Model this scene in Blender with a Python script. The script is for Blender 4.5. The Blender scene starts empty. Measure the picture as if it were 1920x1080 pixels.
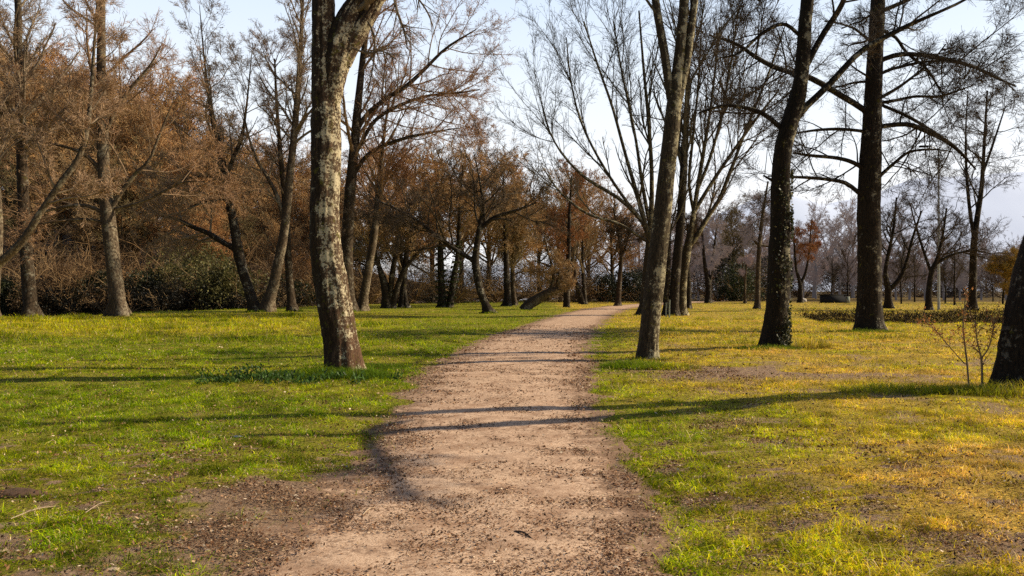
import bpy, math, random
import numpy as np
from mathutils import Vector

rng = np.random.default_rng(11)
random.seed(5)
scene = bpy.context.scene
COL = scene.collection
F, HZ, CAM = 1450.0, 545.0, 1.6        # focal length in photo pixels, horizon row, eye height

# ------------------------------------------------------------------ noise
def _h(ix, iy, iz):
    n = (ix.astype(np.int64)*374761393 + iy.astype(np.int64)*668265263 + iz.astype(np.int64)*2147483647) & 0x7fffffff
    n = ((n ^ (n >> 13))*1274126177) & 0x7fffffff
    n = ((n ^ (n >> 16))*1911520717) & 0x7fffffff
    return (n ^ (n >> 15))/float(0x7fffffff)
def noise3(x, y, z):
    x, y, z = np.broadcast_arrays(np.asarray(x, float), np.asarray(y, float), np.asarray(z, float))
    ix, iy, iz = np.floor(x), np.floor(y), np.floor(z)
    fx, fy, fz = x-ix, y-iy, z-iz
    fx, fy, fz = [f*f*(3-2*f) for f in (fx, fy, fz)]
    r = 0
    for dx in (0, 1):
        wx = fx if dx else 1-fx
        for dy in (0, 1):
            wy = fy if dy else 1-fy
            for dz in (0, 1):
                r = r + wx*wy*(fz if dz else 1-fz)*_h(ix+dx, iy+dy, iz+dz)
    return r
def fbm(x, y, z=0.0, o=3):
    r, a, s, t = 0, .5, 1.0, 0
    for i in range(o):
        r = r + a*noise3(np.asarray(x)*s+17.3*i, np.asarray(y)*s+5.1*i, np.asarray(z)*s+9.7*i); t += a; a *= .5; s *= 2.03
    return r/t
def sstep(a, b, x):
    t = np.clip((np.asarray(x, float)-a)/(b-a), 0, 1); return t*t*(3-2*t)

# ------------------------------------------------------------------ terrain
PY = np.array([-8, 2.0, 4.34, 5.7, 6.5, 9.1, 11.9, 15, 22, 31, 42, 52, 62, 72, 84, 100, 130])
PL = np.array([-1.7, -1.7, -1.55, -1.38, -1.25, -1.38, -1.52, -1.62, -1.1, .1, 1.9, 3.5, 5.6, 8.0, 12.0, 19, 36])
PR = np.array([.8, .8, .84, .9, .92, .94, 1.12, 1.45, 1.97, 3.2, 4.9, 6.6, 8.7, 11.2, 15.4, 23, 41])
def path_u(x, y):
    l, r = np.interp(y, PY, PL), np.interp(y, PY, PR)
    return (x-(l+r)/2)/((r-l)/2), (r-l)/2
def bank(x, y):                                   # distance beyond the river's near bank
    return (x+30.7)*(-.934)+(y-46)*.357
def ground(x, y):
    x, y = np.asarray(x, float), np.asarray(y, float)
    u, hw = path_u(x, y)
    off = sstep(.8, 2.2, np.abs(u))
    z = (fbm(x/3.1, y/3.1)-.5)*.16*(.25+.75*off) + (fbm(x/.7+40, y/.7)-.5)*.05*off + .05*off
    z = z + (fbm(x/17+3, y/17+8)-.5)*.35*sstep(14, 45, y)*off
    d = bank(x, y)+(fbm(x/5+9, y/5)-.5)*3
    z = z - .62*sstep(-1.0, 2.5, d) 
    z = z + sstep(23, 29, d)*.9
    hill = np.clip(d-27, 0, 90)
    z = z + hill*.20*sstep(-10, -60, x-.15*y) + hill*.06
    # shallow ditch with a dark far bank on the right
    dd = y-(43+ .12*(x-28)) + (fbm(x/4, y/4+3)-.5)*3
    m = sstep(15, 21, x)*sstep(75, 50, x)
    z = z - .55*np.exp(-((dd)/2.6)**2)*m + .28*np.exp(-((dd-5)/3.0)**2)*m
    return z
def gz(x, y): return float(ground(np.array([x]), np.array([y]))[0])
def at(px, py, Y): return ((px-960)/F*Y, Y, CAM+(HZ-py)/F*Y)

def dirt(x, y):
    u, hw = path_u(x, y)
    e = (np.abs(u)-1)*hw
    left = (u < 0)
    sh = np.where(left, np.interp(y, [3, 5, 7, 10, 16, 30], [1.0, 1.05, .85, .5, .45, .35]), np.interp(y, [3, 6, 10, 20, 40], [.10, .14, .2, .28, .3]))
    n = fbm(x/.9, y/.7+30, 0, 5)
    w = 1-sstep(-.3, 1.1, (e/sh)+(n-.5)*3.0)
    w = w*(1-.8*sstep(.52, .64, fbm(x/.55+7, y/.4+21, 0, 4))*sstep(.15, .5, e))
    bare = sstep(.56, .70, fbm(x/.8+70, y/.5+4, 0, 4))*sstep(1.0, 2.5, x)*sstep(40, 18, y)
    band = sstep(.42, .6, fbm(x/2.2+11, y/1.2+50, 0, 3))*np.exp(-((y-15.0)/1.9)**2)*sstep(1.4, 3, x)*.9
    near = sstep(.50, .64, fbm(x/.45+5, y/.28+80, 0, 4))*sstep(7.5, 5.0, y)*sstep(.8, 1.6, x)*.6
    pock = sstep(.60, .70, fbm(x/.16+15, y/.10+3, 0, 3))*sstep(9.5, 6.5, y)*.95*sstep(-.5, 1.5, np.abs(x))
    lft = sstep(.62, .74, fbm(x/1.1+33, y/.8+14, 0, 3))*sstep(-.5, -2, x)*sstep(12, 8, y)*.7
    foot = np.zeros_like(w)
    for bx, by, br in ((-3.15, 14.4, .75), (3.1, 17.7, .6), (7.1, 20.9, .8), (14.3, 30.8, 1.1), (8.1, 12.1, .8)):
        foot = np.maximum(foot, .8*np.exp(-(((x-bx)/br)**2+((y-by)/br)**2)*1.3)*(.5+fbm(x/.3, y/.3, 2, 3)))
    return np.clip(np.maximum.reduce([foot, w, bare*.55, band, near, lft, pock]), 0, 1)
def dry(x, y):
    d = .11+.53*sstep(1.0, 4.2, x-.03*y)+.30*sstep(8.5, 5, y)*sstep(.7, 1.6, x)+(fbm(x/1.6+20, y/1.2, 0, 4)-.5)*(.42+.45*sstep(0, 2, x))
    d = d+.30*sstep(21, 29, y)*sstep(60, 46, y)*sstep(-3, -9, x)
    d = d+.12*np.exp(-((y-15)/3)**2)*sstep(1.5, 4, x)
    return np.clip(d, 0, 1)

# ------------------------------------------------------------------ materials
def new_mat(name):
    m = bpy.data.materials.new(name); m.use_nodes = True
    nt = m.node_tree; nt.nodes.clear()
    return m, nt
class G:
    def __init__(s, nt): s.nt = nt
    def n(s, t, **kw):
        x = s.nt.nodes.new(t)
        for k, v in kw.items(): setattr(x, k, v)
        return x
    def l(s, a, b): s.nt.links.new(a, b)
    def noise(s, vec, scale, detail=4, rough=.6):
        x = s.n('ShaderNodeTexNoise'); x.inputs['Scale'].default_value = scale; x.inputs['Detail'].default_value = detail; x.inputs['Roughness'].default_value = rough
        if vec is not None: s.l(vec, x.inputs['Vector'])
        return x.outputs['Fac']
    def ramp(s, fac, stops):
        x = s.n('ShaderNodeValToRGB'); e = x.color_ramp.elements
        while len(e) < len(stops): e.new(.5)
        for el, (p, c) in zip(e, stops):
            el.position = p; el.color = (c, c, c, 1) if isinstance(c, (int, float)) else (*c, 1)
        s.l(fac, x.inputs[0]); return x.outputs[0]
    def mix(s, fac, a, b, bt='MIX'):
        x = s.n('ShaderNodeMixRGB', blend_type=bt)
        for k, v in enumerate((fac, a, b)):
            sock = x.inputs[k]
            if isinstance(v, (int, float)): sock.default_value = v if k == 0 else (v, v, v, 1)
            elif isinstance(v, tuple): sock.default_value = (*v, 1)
            else: s.l(v, sock)
        return x.outputs[0]
    def math(s, op, a, b=0.0, c=0.0):
        x = s.n('ShaderNodeMath', operation=op)
        for i, v in enumerate((a, b, c)):
            if isinstance(v, (int, float)): x.inputs[i].default_value = v
            else: s.l(v, x.inputs[i])
        return x.outputs[0]
    def attr(s, name):
        x = s.n('ShaderNodeAttribute'); x.attribute_name = name; return x
    def bump(s, h, st, dist):
        x = s.n('ShaderNodeBump'); x.inputs['Strength'].default_value = st; x.inputs['Distance'].default_value = dist
        s.l(h, x.inputs['Height']); return x.outputs[0]
    def out(s, col, rough=.9, normal=None, trans=0.0, spec=.2, air=None):
        o = s.n('ShaderNodeOutputMaterial'); b = s.n('ShaderNodeBsdfPrincipled')
        if isinstance(col, tuple): b.inputs['Base Color'].default_value = (*col, 1)
        else: s.l(col, b.inputs['Base Color'])
        if isinstance(rough, (int, float)): b.inputs['Roughness'].default_value = rough
        else: s.l(rough, b.inputs['Roughness'])
        b.inputs['Specular IOR Level'].default_value = spec
        if normal is not None: s.l(normal, b.inputs['Normal'])
        if air:                                        # distance haze put in as the surface's own glow
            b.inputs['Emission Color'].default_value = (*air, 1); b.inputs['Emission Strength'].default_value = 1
        if trans > 0:
            t = s.n('ShaderNodeBsdfTranslucent'); mx = s.n('ShaderNodeMixShader'); mx.inputs[0].default_value = trans
            if isinstance(col, tuple): t.inputs[0].default_value = (*col, 1)
            else: s.l(col, t.inputs[0])
            s.l(b.outputs[0], mx.inputs[1]); s.l(t.outputs[0], mx.inputs[2]); s.l(mx.outputs[0], o.inputs[0])
        else: s.l(b.outputs[0], o.inputs[0])
        return b

def mat_ground():
    m, nt = new_mat('meadow_soil'); g = G(nt)
    co = g.n('ShaderNodeTexCoord').outputs['Object']
    d = g.attr('dirt').outputs['Fac']; dr = g.attr('dry').outputs['Fac']
    n1 = g.noise(co, 9, 6, .7); n2 = g.noise(co, 60, 4, .7); n3 = g.noise(co, 1.4, 4)
    n5 = g.ramp(g.noise(co, 26, 6, .8), [(.36, 0.0), (.62, 1.0)])
    green = g.mix(n5, (.040, .034, .008), (.34, .33, .03))
    yellow = g.mix(n5, (.13, .065, .018), (.86, .55, .10))
    gr = g.mix(dr, green, yellow)
    soil = g.ramp(n1, [(.25, (.12, .065, .036)), (.5, (.40, .245, .15)), (.75, (.70, .48, .32))])
    soil = g.mix(.55, soil, g.ramp(n2, [(.3, (.07, .04, .025)), (.55, (.36, .235, .15)), (.75, (.7, .52, .38))]))
    dm = g.math('ADD', d, g.math('MULTIPLY', g.math('SUBTRACT', n1, .5), .7))
    dm = g.ramp(dm, [(.3, 0.0), (.62, 1.0)])
    col = g.mix(dm, gr, soil)
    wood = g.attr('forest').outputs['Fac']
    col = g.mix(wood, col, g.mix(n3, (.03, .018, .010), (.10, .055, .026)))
    h = g.math('ADD', g.math('MULTIPLY', n1, 1.0), g.math('ADD', g.math('MULTIPLY', n2, .35), g.math('MULTIPLY', n5, .7)))
    g.out(col, .95, g.bump(h, .8, .014), spec=.08)
    return m
def mat_path():
    m, nt = new_mat('packed_gravel'); g = G(nt)
    co = g.n('ShaderNodeTexCoord').outputs['Object']
    n0 = g.noise(co, 1.3, 5, .6); n1 = g.noise(co, 22, 6, .75); n2 = g.noise(co, 110, 3, .7); n3 = g.noise(co, 5, 5, .7)
    c = g.ramp(n2, [(.32, (.12, .06, .036)), (.44, (.60, .385, .245)), (.57, (.84, .565, .385)), (.74, (.98, .82, .60))])
    c = g.mix(g.ramp(g.math('ADD', n1, g.math('MULTIPLY', g.math('SUBTRACT', n3, .5), .5)), [(.36, .85), (.52, 0.0)]), c, (.17, .085, .048))
    c = g.mix(g.ramp(n0, [(.35, .0), (.7, .5)]), c, (.80, .54, .37))
    lit = g.noise(co, 2.6, 6, .75)                        # drifts of brown needles and leaf crumbs
    c = g.mix(g.math('MULTIPLY', g.ramp(lit, [(.46, 0.0), (.62, .8)]), g.ramp(n1, [(.38, .35), (.6, 1.0)])), c, (.26, .125, .065))
    e = g.attr('edge').outputs['Fac']
    em = g.ramp(g.math('ADD', e, g.math('MULTIPLY', g.math('SUBTRACT', n3, .5), 2.2)), [(.78, 0.0), (1.02, .9)])
    c = g.mix(em, c, g.mix(n1, (.12, .065, .038), (.46, .285, .18)))
    h = g.math('ADD', g.math('MULTIPLY', n1, .8), g.math('MULTIPLY', n2, .45))
    g.out(c, .95, g.bump(h, .7, .007), spec=.1)
    return m
def mat_grass():
    m, nt = new_mat('grass_blade'); g = G(nt)
    a = g.attr('col'); g.out(a.outputs['Color'], .8, trans=.42, spec=.05); return m
def mat_vcol(name, rough=.8, trans=0.0, spec=.15):
    m, nt = new_mat(name); g = G(nt)
    g.out(g.attr('col').outputs['Color'], rough, trans=trans, spec=spec); return m
def mat_bark(name, dark, mid, lichen, lich_amt, moss=0.0, scale=1.0, red_base=False, bump=1.0, sunny=0.0):
    m, nt = new_mat(name); g = G(nt)
    co = g.n('ShaderNodeTexCoord').outputs['Object']
    mp = g.n('ShaderNodeMapping'); mp.inputs['Scale'].default_value = (1, 1, .22); g.l(co, mp.inputs[0])
    n1 = g.noise(mp.outputs[0], 26*scale, 6, .7); n2 = g.noise(co, 11*scale, 6, .72); n3 = g.noise(co, 45*scale, 4, .7); n4 = g.noise(co, 2.2*scale, 4, .6)
    c = g.mix(g.ramp(n1, [(.35, 0.0), (.65, 1.0)]), dark, mid)
    lm = g.math('ADD', n2, g.math('MULTIPLY', g.math('SUBTRACT', n4, .5), .8))
    lm = g.math('ADD', lm, g.math('MULTIPLY', g.math('SUBTRACT', n3, .5), .35))
    if red_base:                                      # rusty, damp foot of the trunk
        sep = g.n('ShaderNodeSeparateXYZ'); g.l(co, sep.inputs[0])
        low = g.ramp(g.math('MULTIPLY', g.math('ADD', sep.outputs[2], g.math('MULTIPLY', n4, 1.6)), .4), [(.25, 1.0), (.95, 0.0)])
        c = g.mix(g.math('MULTIPLY', g.math('MULTIPLY', low, .75), n1), c, g.mix(n1, (.06, .022, .010), (.30, .13, .065)))
        lm = g.math('SUBTRACT', lm, g.math('MULTIPLY', low, .16))
    if sunny:                                         # shade painted in: flank away from the sun gets darker, less lichened bark
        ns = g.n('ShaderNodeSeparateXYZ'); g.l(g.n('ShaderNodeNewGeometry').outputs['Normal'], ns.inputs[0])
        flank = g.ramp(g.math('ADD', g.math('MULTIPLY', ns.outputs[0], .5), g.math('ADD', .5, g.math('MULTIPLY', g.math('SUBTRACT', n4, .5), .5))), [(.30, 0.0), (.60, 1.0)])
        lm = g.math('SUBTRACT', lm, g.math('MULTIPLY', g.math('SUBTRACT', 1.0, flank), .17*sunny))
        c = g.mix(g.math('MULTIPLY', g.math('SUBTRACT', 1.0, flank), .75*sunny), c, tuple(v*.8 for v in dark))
    t = .62-.3*lich_amt
    lmask = g.ramp(lm, [(t, 0.0), (t+.07, 1.0)])
    lc = g.mix(n3, tuple(v*.62 for v in lichen), lichen)
    c = g.mix(g.math('MULTIPLY', lmask, .92), c, lc)
    if moss > 0:
        mm = g.ramp(g.noise(co, 3.1*scale, 5, .65), [(.66-.22*moss, 0.0), (.74-.22*moss, 1.0)])
        c = g.mix(g.math('MULTIPLY', mm, .75), c, g.mix(n3, (.05, .045, .008), (.22, .19, .03)))
    h = g.math('ADD', g.math('MULTIPLY', n1, 1.0), g.math('ADD', g.math('MULTIPLY', lmask, .25), g.math('MULTIPLY', n3, .4)))
    g.out(c, .92, g.bump(h, min(1, .7*bump), .0045*bump/scale), spec=.12)
    return m
def mat_crown(name, thick, thin, hue=.12, air=None):
    """bark on the limbs running into the colour of the fine twigs"""
    m, nt = new_mat(name); g = G(nt)
    t = g.attr('tone').outputs['Fac']
    c = g.mix(t, thick, thin)
    r = g.n('ShaderNodeObjectInfo').outputs['Random']
    c = g.mix(1.0, c, g.ramp(r, [(0, (1-hue*1.6, 1-hue*1.2, 1-hue)), (.5, (1, 1, 1)), (1, (1+hue, 1-.2*hue, 1-hue))]), 'MULTIPLY')
    n = g.noise(g.n('ShaderNodeTexCoord').outputs['Object'], 3.0, 3)
    c = g.mix(.6, c, g.ramp(n, [(.3, .45), (.7, 1.35)]), 'MULTIPLY')
    g.out(c, .85, spec=.15, air=air); return m
def mat_flat(name, col, rough=.8, var=.3, scale=8, bump=.0, metal=0.0, spec=.2, air=None):
    m, nt = new_mat(name); g = G(nt)
    co = g.n('ShaderNodeTexCoord').outputs['Object']; n = g.noise(co, scale, 5, .65)
    c = g.mix(n, tuple(v*(1-var) for v in col), tuple(min(1, v*(1+var)) for v in col))
    b = g.out(c, rough, g.bump(n, .6, bump) if bump else None, spec=spec, air=air); b.inputs['Metallic'].default_value = metal
    return m
def mat_water():
    m, nt = new_mat('river_water'); g = G(nt)
    co = g.n('ShaderNodeTexCoord').outputs['Object']
    b = g.out((.010, .011, .008), .06, g.bump(g.noise(co, 1.6, 3), .12, .05), spec=.5); return m

M = dict(
    ground=mat_ground(), path=mat_path(), grass=mat_grass(),
    leaf=mat_vcol('leaf_surface', .5, .35, .3), litter=mat_vcol('dead_leaf', .9),
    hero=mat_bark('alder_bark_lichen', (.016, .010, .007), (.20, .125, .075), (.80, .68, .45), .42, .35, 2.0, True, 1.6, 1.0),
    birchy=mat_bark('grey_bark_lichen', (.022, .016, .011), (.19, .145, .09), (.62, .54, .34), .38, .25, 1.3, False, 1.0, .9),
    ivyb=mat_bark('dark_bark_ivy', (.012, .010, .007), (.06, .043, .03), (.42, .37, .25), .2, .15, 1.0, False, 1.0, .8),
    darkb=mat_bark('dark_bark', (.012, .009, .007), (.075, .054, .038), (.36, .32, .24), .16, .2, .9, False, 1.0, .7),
    black=mat_bark('shadowed_bark', (.008, .006, .005), (.035, .025, .018), (.16, .14, .11), .05, .1, 1.0),  # shade put into the colour: near-black bark for the backlit edge tree
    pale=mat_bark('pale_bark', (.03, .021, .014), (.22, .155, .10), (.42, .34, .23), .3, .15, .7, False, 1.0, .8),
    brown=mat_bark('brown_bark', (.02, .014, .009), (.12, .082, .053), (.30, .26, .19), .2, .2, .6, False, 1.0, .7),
    haze=mat_flat('distant_bark', (.10, .09, .085), .9, .35, 1.0, air=(.040, .036, .039)),  # haze put into the bark as a weak glow
    c_alder=mat_crown('alder_twigs', (.30, .22, .145), (.47, .31, .19)),
    c_hero=mat_crown('lichen_twigs', (.18, .145, .10), (.13, .085, .05)),
    c_vase=mat_crown('ash_twigs', (.13, .105, .065), (.10, .075, .048)),
    c_dark=mat_crown('dark_twigs', (.065, .05, .036), (.12, .085, .056)),
    c_wood=mat_crown('russet_twigs', (.32, .23, .135), (.62, .36, .15), .10),
    c_wood2=mat_crown('brown_twigs', (.27, .20, .12), (.47, .295, .14), .10),
    c_olive=mat_crown('olive_twigs', (.13, .10, .06), (.27, .20, .09), .12),
    c_haze=mat_crown('distant_twigs', (.17, .135, .11), (.33, .235, .17), .12, air=(.050, .042, .044)),  # twigs paled and made to glow for haze
    c_orange=mat_crown('orange_twigs', (.12, .085, .055), (.42, .21, .09), .1),
    c_amber=mat_crown('amber_twigs', (.14, .10, .05), (.50, .32, .07), .1),
    water=mat_water(),
    hill=mat_flat('distant_slope', (.34, .37, .43), 1, .10, .012, air=(.50, .52, .60)),  # haze painted in: pale slope with its own glow
    stone=mat_flat('pale_stone', (.55, .48, .40), .9, .3, 14, .02),
    wall=mat_flat('dark_concrete', (.022, .022, .027), .9, .3, 3, .02),
    zinc=mat_flat('galvanised_steel', (.50, .50, .48), .5, .15, 6, 0, .3),
    stake=mat_flat('weathered_post', (.32, .34, .28), .8, .2, 10),
    stick=mat_flat('dead_wood', (.10, .065, .045), .9, .4, 25, .01),
    palestick=mat_flat('bleached_wood', (.55, .40, .27), .9, .3, 25, .01),
    clod=mat_flat('turned_soil', (.13, .075, .045), .95, .5, 18, .03),
    paper=mat_flat('bleached_chip', (.82, .78, .72), .8, .1, 20),
)

# ------------------------------------------------------------------ mesh helpers
class MB:
    def __init__(s): s.v, s.f, s.n, s.a = [], [], [], []; s.k = 0
    def add(s, V, Fc, attr=None):
        """V (n,3); Fc (m,3|4) indices; attr (n,) or (n,3)"""
        s.v.append(V); s.f.append((Fc+s.k).ravel()); s.n.append(np.full(len(Fc), Fc.shape[1], np.int32)); s.k += len(V)
        if attr is not None: s.a.append(attr)
    def tubes(s, P, R, S, tone=None, cap=False):
        n, K, _ = P.shape
        T = np.gradient(P, axis=1); T /= np.linalg.norm(T, axis=2, keepdims=True)+1e-9
        D = P[:, -1]-P[:, 0]; D /= np.linalg.norm(D, axis=1, keepdims=True)+1e-9
        ref = np.where((np.abs(D[:, 2]) > .75)[:, None], np.array([[0., 1, 0]]), np.array([[0., 0, 1]]))[:, None, :]
        N = np.cross(T, ref); N /= np.linalg.norm(N, axis=2, keepdims=True)+1e-9
        B = np.cross(T, N)
        th = np.arange(S)/S*2*np.pi
        off = np.cos(th)[None, None, :, None]*N[:, :, None, :]+np.sin(th)[None, None, :, None]*B[:, :, None, :]
        if R.ndim == 2: R = R[:, :, None]
        V = P[:, :, None, :]+off*R[..., None]
        idx = np.arange(n*K*S).reshape(n, K, S); nx = np.roll(idx, -1, axis=2)
        Q = np.stack([idx[:, :-1], nx[:, :-1], nx[:, 1:], idx[:, 1:]], -1).reshape(-1, 4)
        t = None
        if np.isscalar(tone): tone = np.full(n, tone)
        if tone is not None: t = np.broadcast_to(np.asarray(tone, float).reshape(n, -1, 1), (n, K, S)).reshape(-1)
        s.add(V.reshape(-1, 3), Q, t)
        if cap:
            for i in range(n): s.v[-1], s.f[-1] = s.v[-1], s.f[-1]
    def ribbons(s, P, R, tone=None):
        n, K, _ = P.shape
        D = P[:, -1]-P[:, 0]; q = rng.normal(size=(n, 3)); N = np.cross(D, q); N /= np.linalg.norm(N, axis=1, keepdims=True)+1e-9
        o = N[:, None, :]*R[..., None]
        V = np.stack([P-o, P+o], 2)
        idx = np.arange(n*K*2).reshape(n, K, 2)
        Q = np.stack([idx[:, :-1, 0], idx[:, :-1, 1], idx[:, 1:, 1], idx[:, 1:, 0]], -1).reshape(-1, 4)
        t = None if tone is None else np.broadcast_to(np.asarray(tone, float).reshape(n, -1, 1), (n, K, 2)).reshape(-1)
        s.add(V.reshape(-1, 3), Q, t)
    def leaves(s, C, size, tone=None, aspect=.5, up=None):
        """little pointed four-cornered leaves at C"""
        n = len(C); a = rng.normal(size=(n, 3)); 
        if up is not None: a = a+up
        a /= np.linalg.norm(a, axis=1, keepdims=True); b = np.cross(a, rng.normal(size=(n, 3))); b /= np.linalg.norm(b, axis=1, keepdims=True)+1e-9
        sz = np.asarray(size).reshape(-1, 1)*rng.uniform(.6, 1.3, (n, 1))
        V = np.stack([C-a*sz*.5, C+b*sz*aspect*.5, C+a*sz*.5, C-b*sz*aspect*.5], 1).reshape(-1, 3)
        t = None
        if tone is not None:
            tone = np.asarray(tone, float)
            t = np.repeat(tone, 4, axis=0) if tone.ndim else np.full(n*4, float(tone))
        s.add(V, np.arange(n*4).reshape(n, 4), t)
    def box(s, x0, x1, y0, y1, z0, z1):
        V = np.array([(x, y, z) for x in (x0, x1) for y in (y0, y1) for z in (z0, z1)], float)
        s.add(V, np.array([(0, 1, 3, 2), (4, 6, 7, 5), (0, 4, 5, 1), (2, 3, 7, 6), (0, 2, 6, 4), (1, 5, 7, 3)]))
    def build(s, name, mat, parent=None, loc=(0, 0, 0), smooth=True, attr='tone'):
        me = bpy.data.meshes.new(name)
        V = np.concatenate(s.v).astype(np.float32)-np.array(loc, np.float32)
        L = np.concatenate(s.f).astype(np.int32); N = np.concatenate(s.n)
        me.vertices.add(len(V)); me.vertices.foreach_set('co', V.ravel())
        me.loops.add(len(L)); me.loops.foreach_set('vertex_index', L)
        me.polygons.add(len(N)); me.polygons.foreach_set('loop_start', np.concatenate([[0], np.cumsum(N)[:-1]]).astype(np.int32))
        if s.a:
            A = np.concatenate(s.a)
            if A.ndim == 1:
                at_ = me.attributes.new(attr, 'FLOAT', 'POINT'); at_.data.foreach_set('value', A.astype(np.float32))
            else:
                at_ = me.attributes.new('col', 'FLOAT_COLOR', 'POINT')
                at_.data.foreach_set('color', np.concatenate([A, np.ones((len(A), 1))], 1).astype(np.float32).ravel())
        me.update(calc_edges=True)
        if smooth: me.polygons.foreach_set('use_smooth', np.ones(len(N), bool))
        me.materials.append(mat)
        o = bpy.data.objects.new(name, me); COL.objects.link(o)
        if parent is not None: o.parent = parent
        else: o.location = loc
        return o

def tag(o, label, cat, group=None):
    o['label'] = label; o['category'] = cat
    if group: o['group'] = group
    return o
def empty(name, loc, label, cat, group=None):
    o = bpy.data.objects.new(name, None); COL.objects.link(o); o.location = loc; o.empty_display_size = .3
    return tag(o, label, cat, group)
def structure(o, kind='structure'): o['kind'] = kind; return o

def spline(C, K):
    """Catmull-Rom through control rows C (m,d), K samples"""
    C = np.asarray(C, float); m = len(C)
    E = np.vstack([2*C[0]-C[1], C, 2*C[-1]-C[-2]])
    seg = np.concatenate([[0], np.cumsum(np.linalg.norm(np.diff(C[:, :3], axis=0), axis=1))]); seg /= seg[-1]
    t = np.linspace(0, 1, K); i = np.clip(np.searchsorted(seg, t, 'right')-1, 0, m-2)
    f = ((t-seg[i])/(seg[i+1]-seg[i]+1e-9))[:, None]
    p0, p1, p2, p3 = E[i], E[i+1], E[i+2], E[i+3]
    r = .5*((2*p1)+(-p0+p2)*f+(2*p0-5*p1+4*p2-p3)*f*f+(-p0+3*p1-3*p2+p3)*f**3)
    r[:, 3:] = np.maximum(r[:, 3:], np.minimum(p1, p2)[:, 3:]*.8)
    return r
def px_stem(pts, Y, K, depth=None, ground_base=False):
    """rows (photo x, photo y, width px[, dY]) seen at depth Y -> polyline and radii in metres"""
    rows = []
    for p in pts:
        y = Y+(p[3] if len(p) > 3 else 0)
        X, _, Z = at(p[0], p[1], y); rows.append((X, y, Z, p[2]/F*y/2))
    rows = np.array(rows)
    if ground_base:
        g = gz(rows[0, 0], rows[0, 1]); rows[0, 2] = g-.12
        if rows[1, 2] < g+.3: rows[1, 2] = g+.3
    r = spline(rows, K)
    return r[:, :3], r[:, 3]

def grow(st, d, L, r0, K, wob, up, te=.3):
    n = len(st); P = np.zeros((n, K, 3)); P[:, 0] = st; d = d/np.linalg.norm(d, axis=1, keepdims=True); step = (L/(K-1))[:, None]
    for k in range(1, K):
        d = d+rng.normal(size=(n, 3))*wob; d[:, 2] += np.broadcast_to(up(k/(K-1)) if callable(up) else up, (n,))
        d /= np.linalg.norm(d, axis=1, keepdims=True); P[:, k] = P[:, k-1]+d*step
    s = np.linspace(0, 1, K)[None]
    return P, r0[:, None]*(1-(1-te)*s)
def spawn(P, R, n, t0, t1, ang, asd, wlen=True, flat=0.0):
    m, K, _ = P.shape
    Lp = np.linalg.norm(np.diff(P, axis=1), axis=2).sum(1)
    idx = rng.choice(m, n, p=Lp/Lp.sum()) if wlen else rng.integers(0, m, n)
    t = rng.uniform(t0, t1, n); f = t*(K-1); i = np.minimum(f.astype(int), K-2); w = (f-i)[:, None]
    st = P[idx, i]*(1-w)+P[idx, i+1]*w; T = P[idx, i+1]-P[idx, i]; T /= np.linalg.norm(T, axis=1, keepdims=True)+1e-9
    r = R[idx, i]*(1-w[:, 0])+R[idx, i+1]*w[:, 0]
    q = rng.normal(size=(n, 3)); q[:, 2] *= (1-flat); q = q-T*(q*T).sum(1, keepdims=True); q /= np.linalg.norm(q, axis=1, keepdims=True)+1e-9
    a = np.radians(rng.normal(ang, asd, n))[:, None]
    return st, T*np.cos(a)+q*np.sin(a), Lp[idx], r, t
def profile_len(t, lo, hi, shape):
    if shape == 'cone': w = 1-.75*t
    elif shape == 'soft': w = 1-.45*t
    elif shape == 'round': w = np.sqrt(np.clip(1-(1.7*t-.75)**2, .1, 1))
    else: w = np.ones_like(t)
    return (lo+(hi-lo)*rng.uniform(0, 1, len(t)))*w

def crown_mesh(mb, src, cfg, tw):
    """src: list of (P(K,3), R(K)) stems; cfg levels; tw = finest twig radius"""
    cur = None
    for li, lv in enumerate(cfg['levels']):
        last = li == len(cfg['levels'])-1
        if li == 0:
            parts = []
            tot = sum(s[2] for s in src)
            for P, R, wgt, t0 in src:
                n = max(1, int(round(lv['n']*wgt/tot)))
                parts.append(spawn(P[None], R[None], n, t0, lv.get('t1', .98), lv['ang'], lv.get('asd', 10), flat=lv.get('flat', 0)))
            st, d, Lp, r, t = [np.concatenate([p[k] for p in parts]) for k in range(5)]
            L = profile_len(t, *lv['len'], lv.get('shape', 'cone'))
        else:
            st, d, Lp, r, t = spawn(*cur, lv['n'], lv.get('t0', .15), lv.get('t1', 1.0), lv['ang'], lv.get('asd', 12), flat=lv.get('flat', 0))
            L = Lp*lv['lf']*(1-.5*t)*rng.uniform(.55, 1.25, len(t)); L = np.maximum(L, lv.get('lmin', .15))
        r0 = np.maximum(np.minimum(r*lv.get('rf', .55), L*lv.get('rl', .022)+tw), tw)
        P, R = grow(st, d, L, r0, lv['K'], lv.get('wob', .12), lv.get('up', .03), lv.get('te', .35))
        R = np.maximum(R, tw*.7)
        tone = np.clip(lv.get('tone', li/(len(cfg['levels'])-.99))+rng.normal(0, .12, (len(P), 1)), 0, 1)
        if lv.get('rib'): mb.ribbons(P, R, tone)
        else: mb.tubes(P, R, lv['S'], tone)
        if li > 0 or len(cfg['levels']) == 1:
            cur = (P, R) if not lv.get('keep') else cur
        else: cur = (P, R)
    nd = cfg.get('dots', 0)
    if nd:
        st, d, Lp, r, t = spawn(*cur, nd, .2, 1.0, 50, 30)
        mb.leaves(st+rng.normal(size=st.shape)*cfg.get('dspread', .04), cfg.get('dsize', .06), np.clip(rng.normal(1, .15, nd), 0, 1), cfg.get('dasp', .5))

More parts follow.
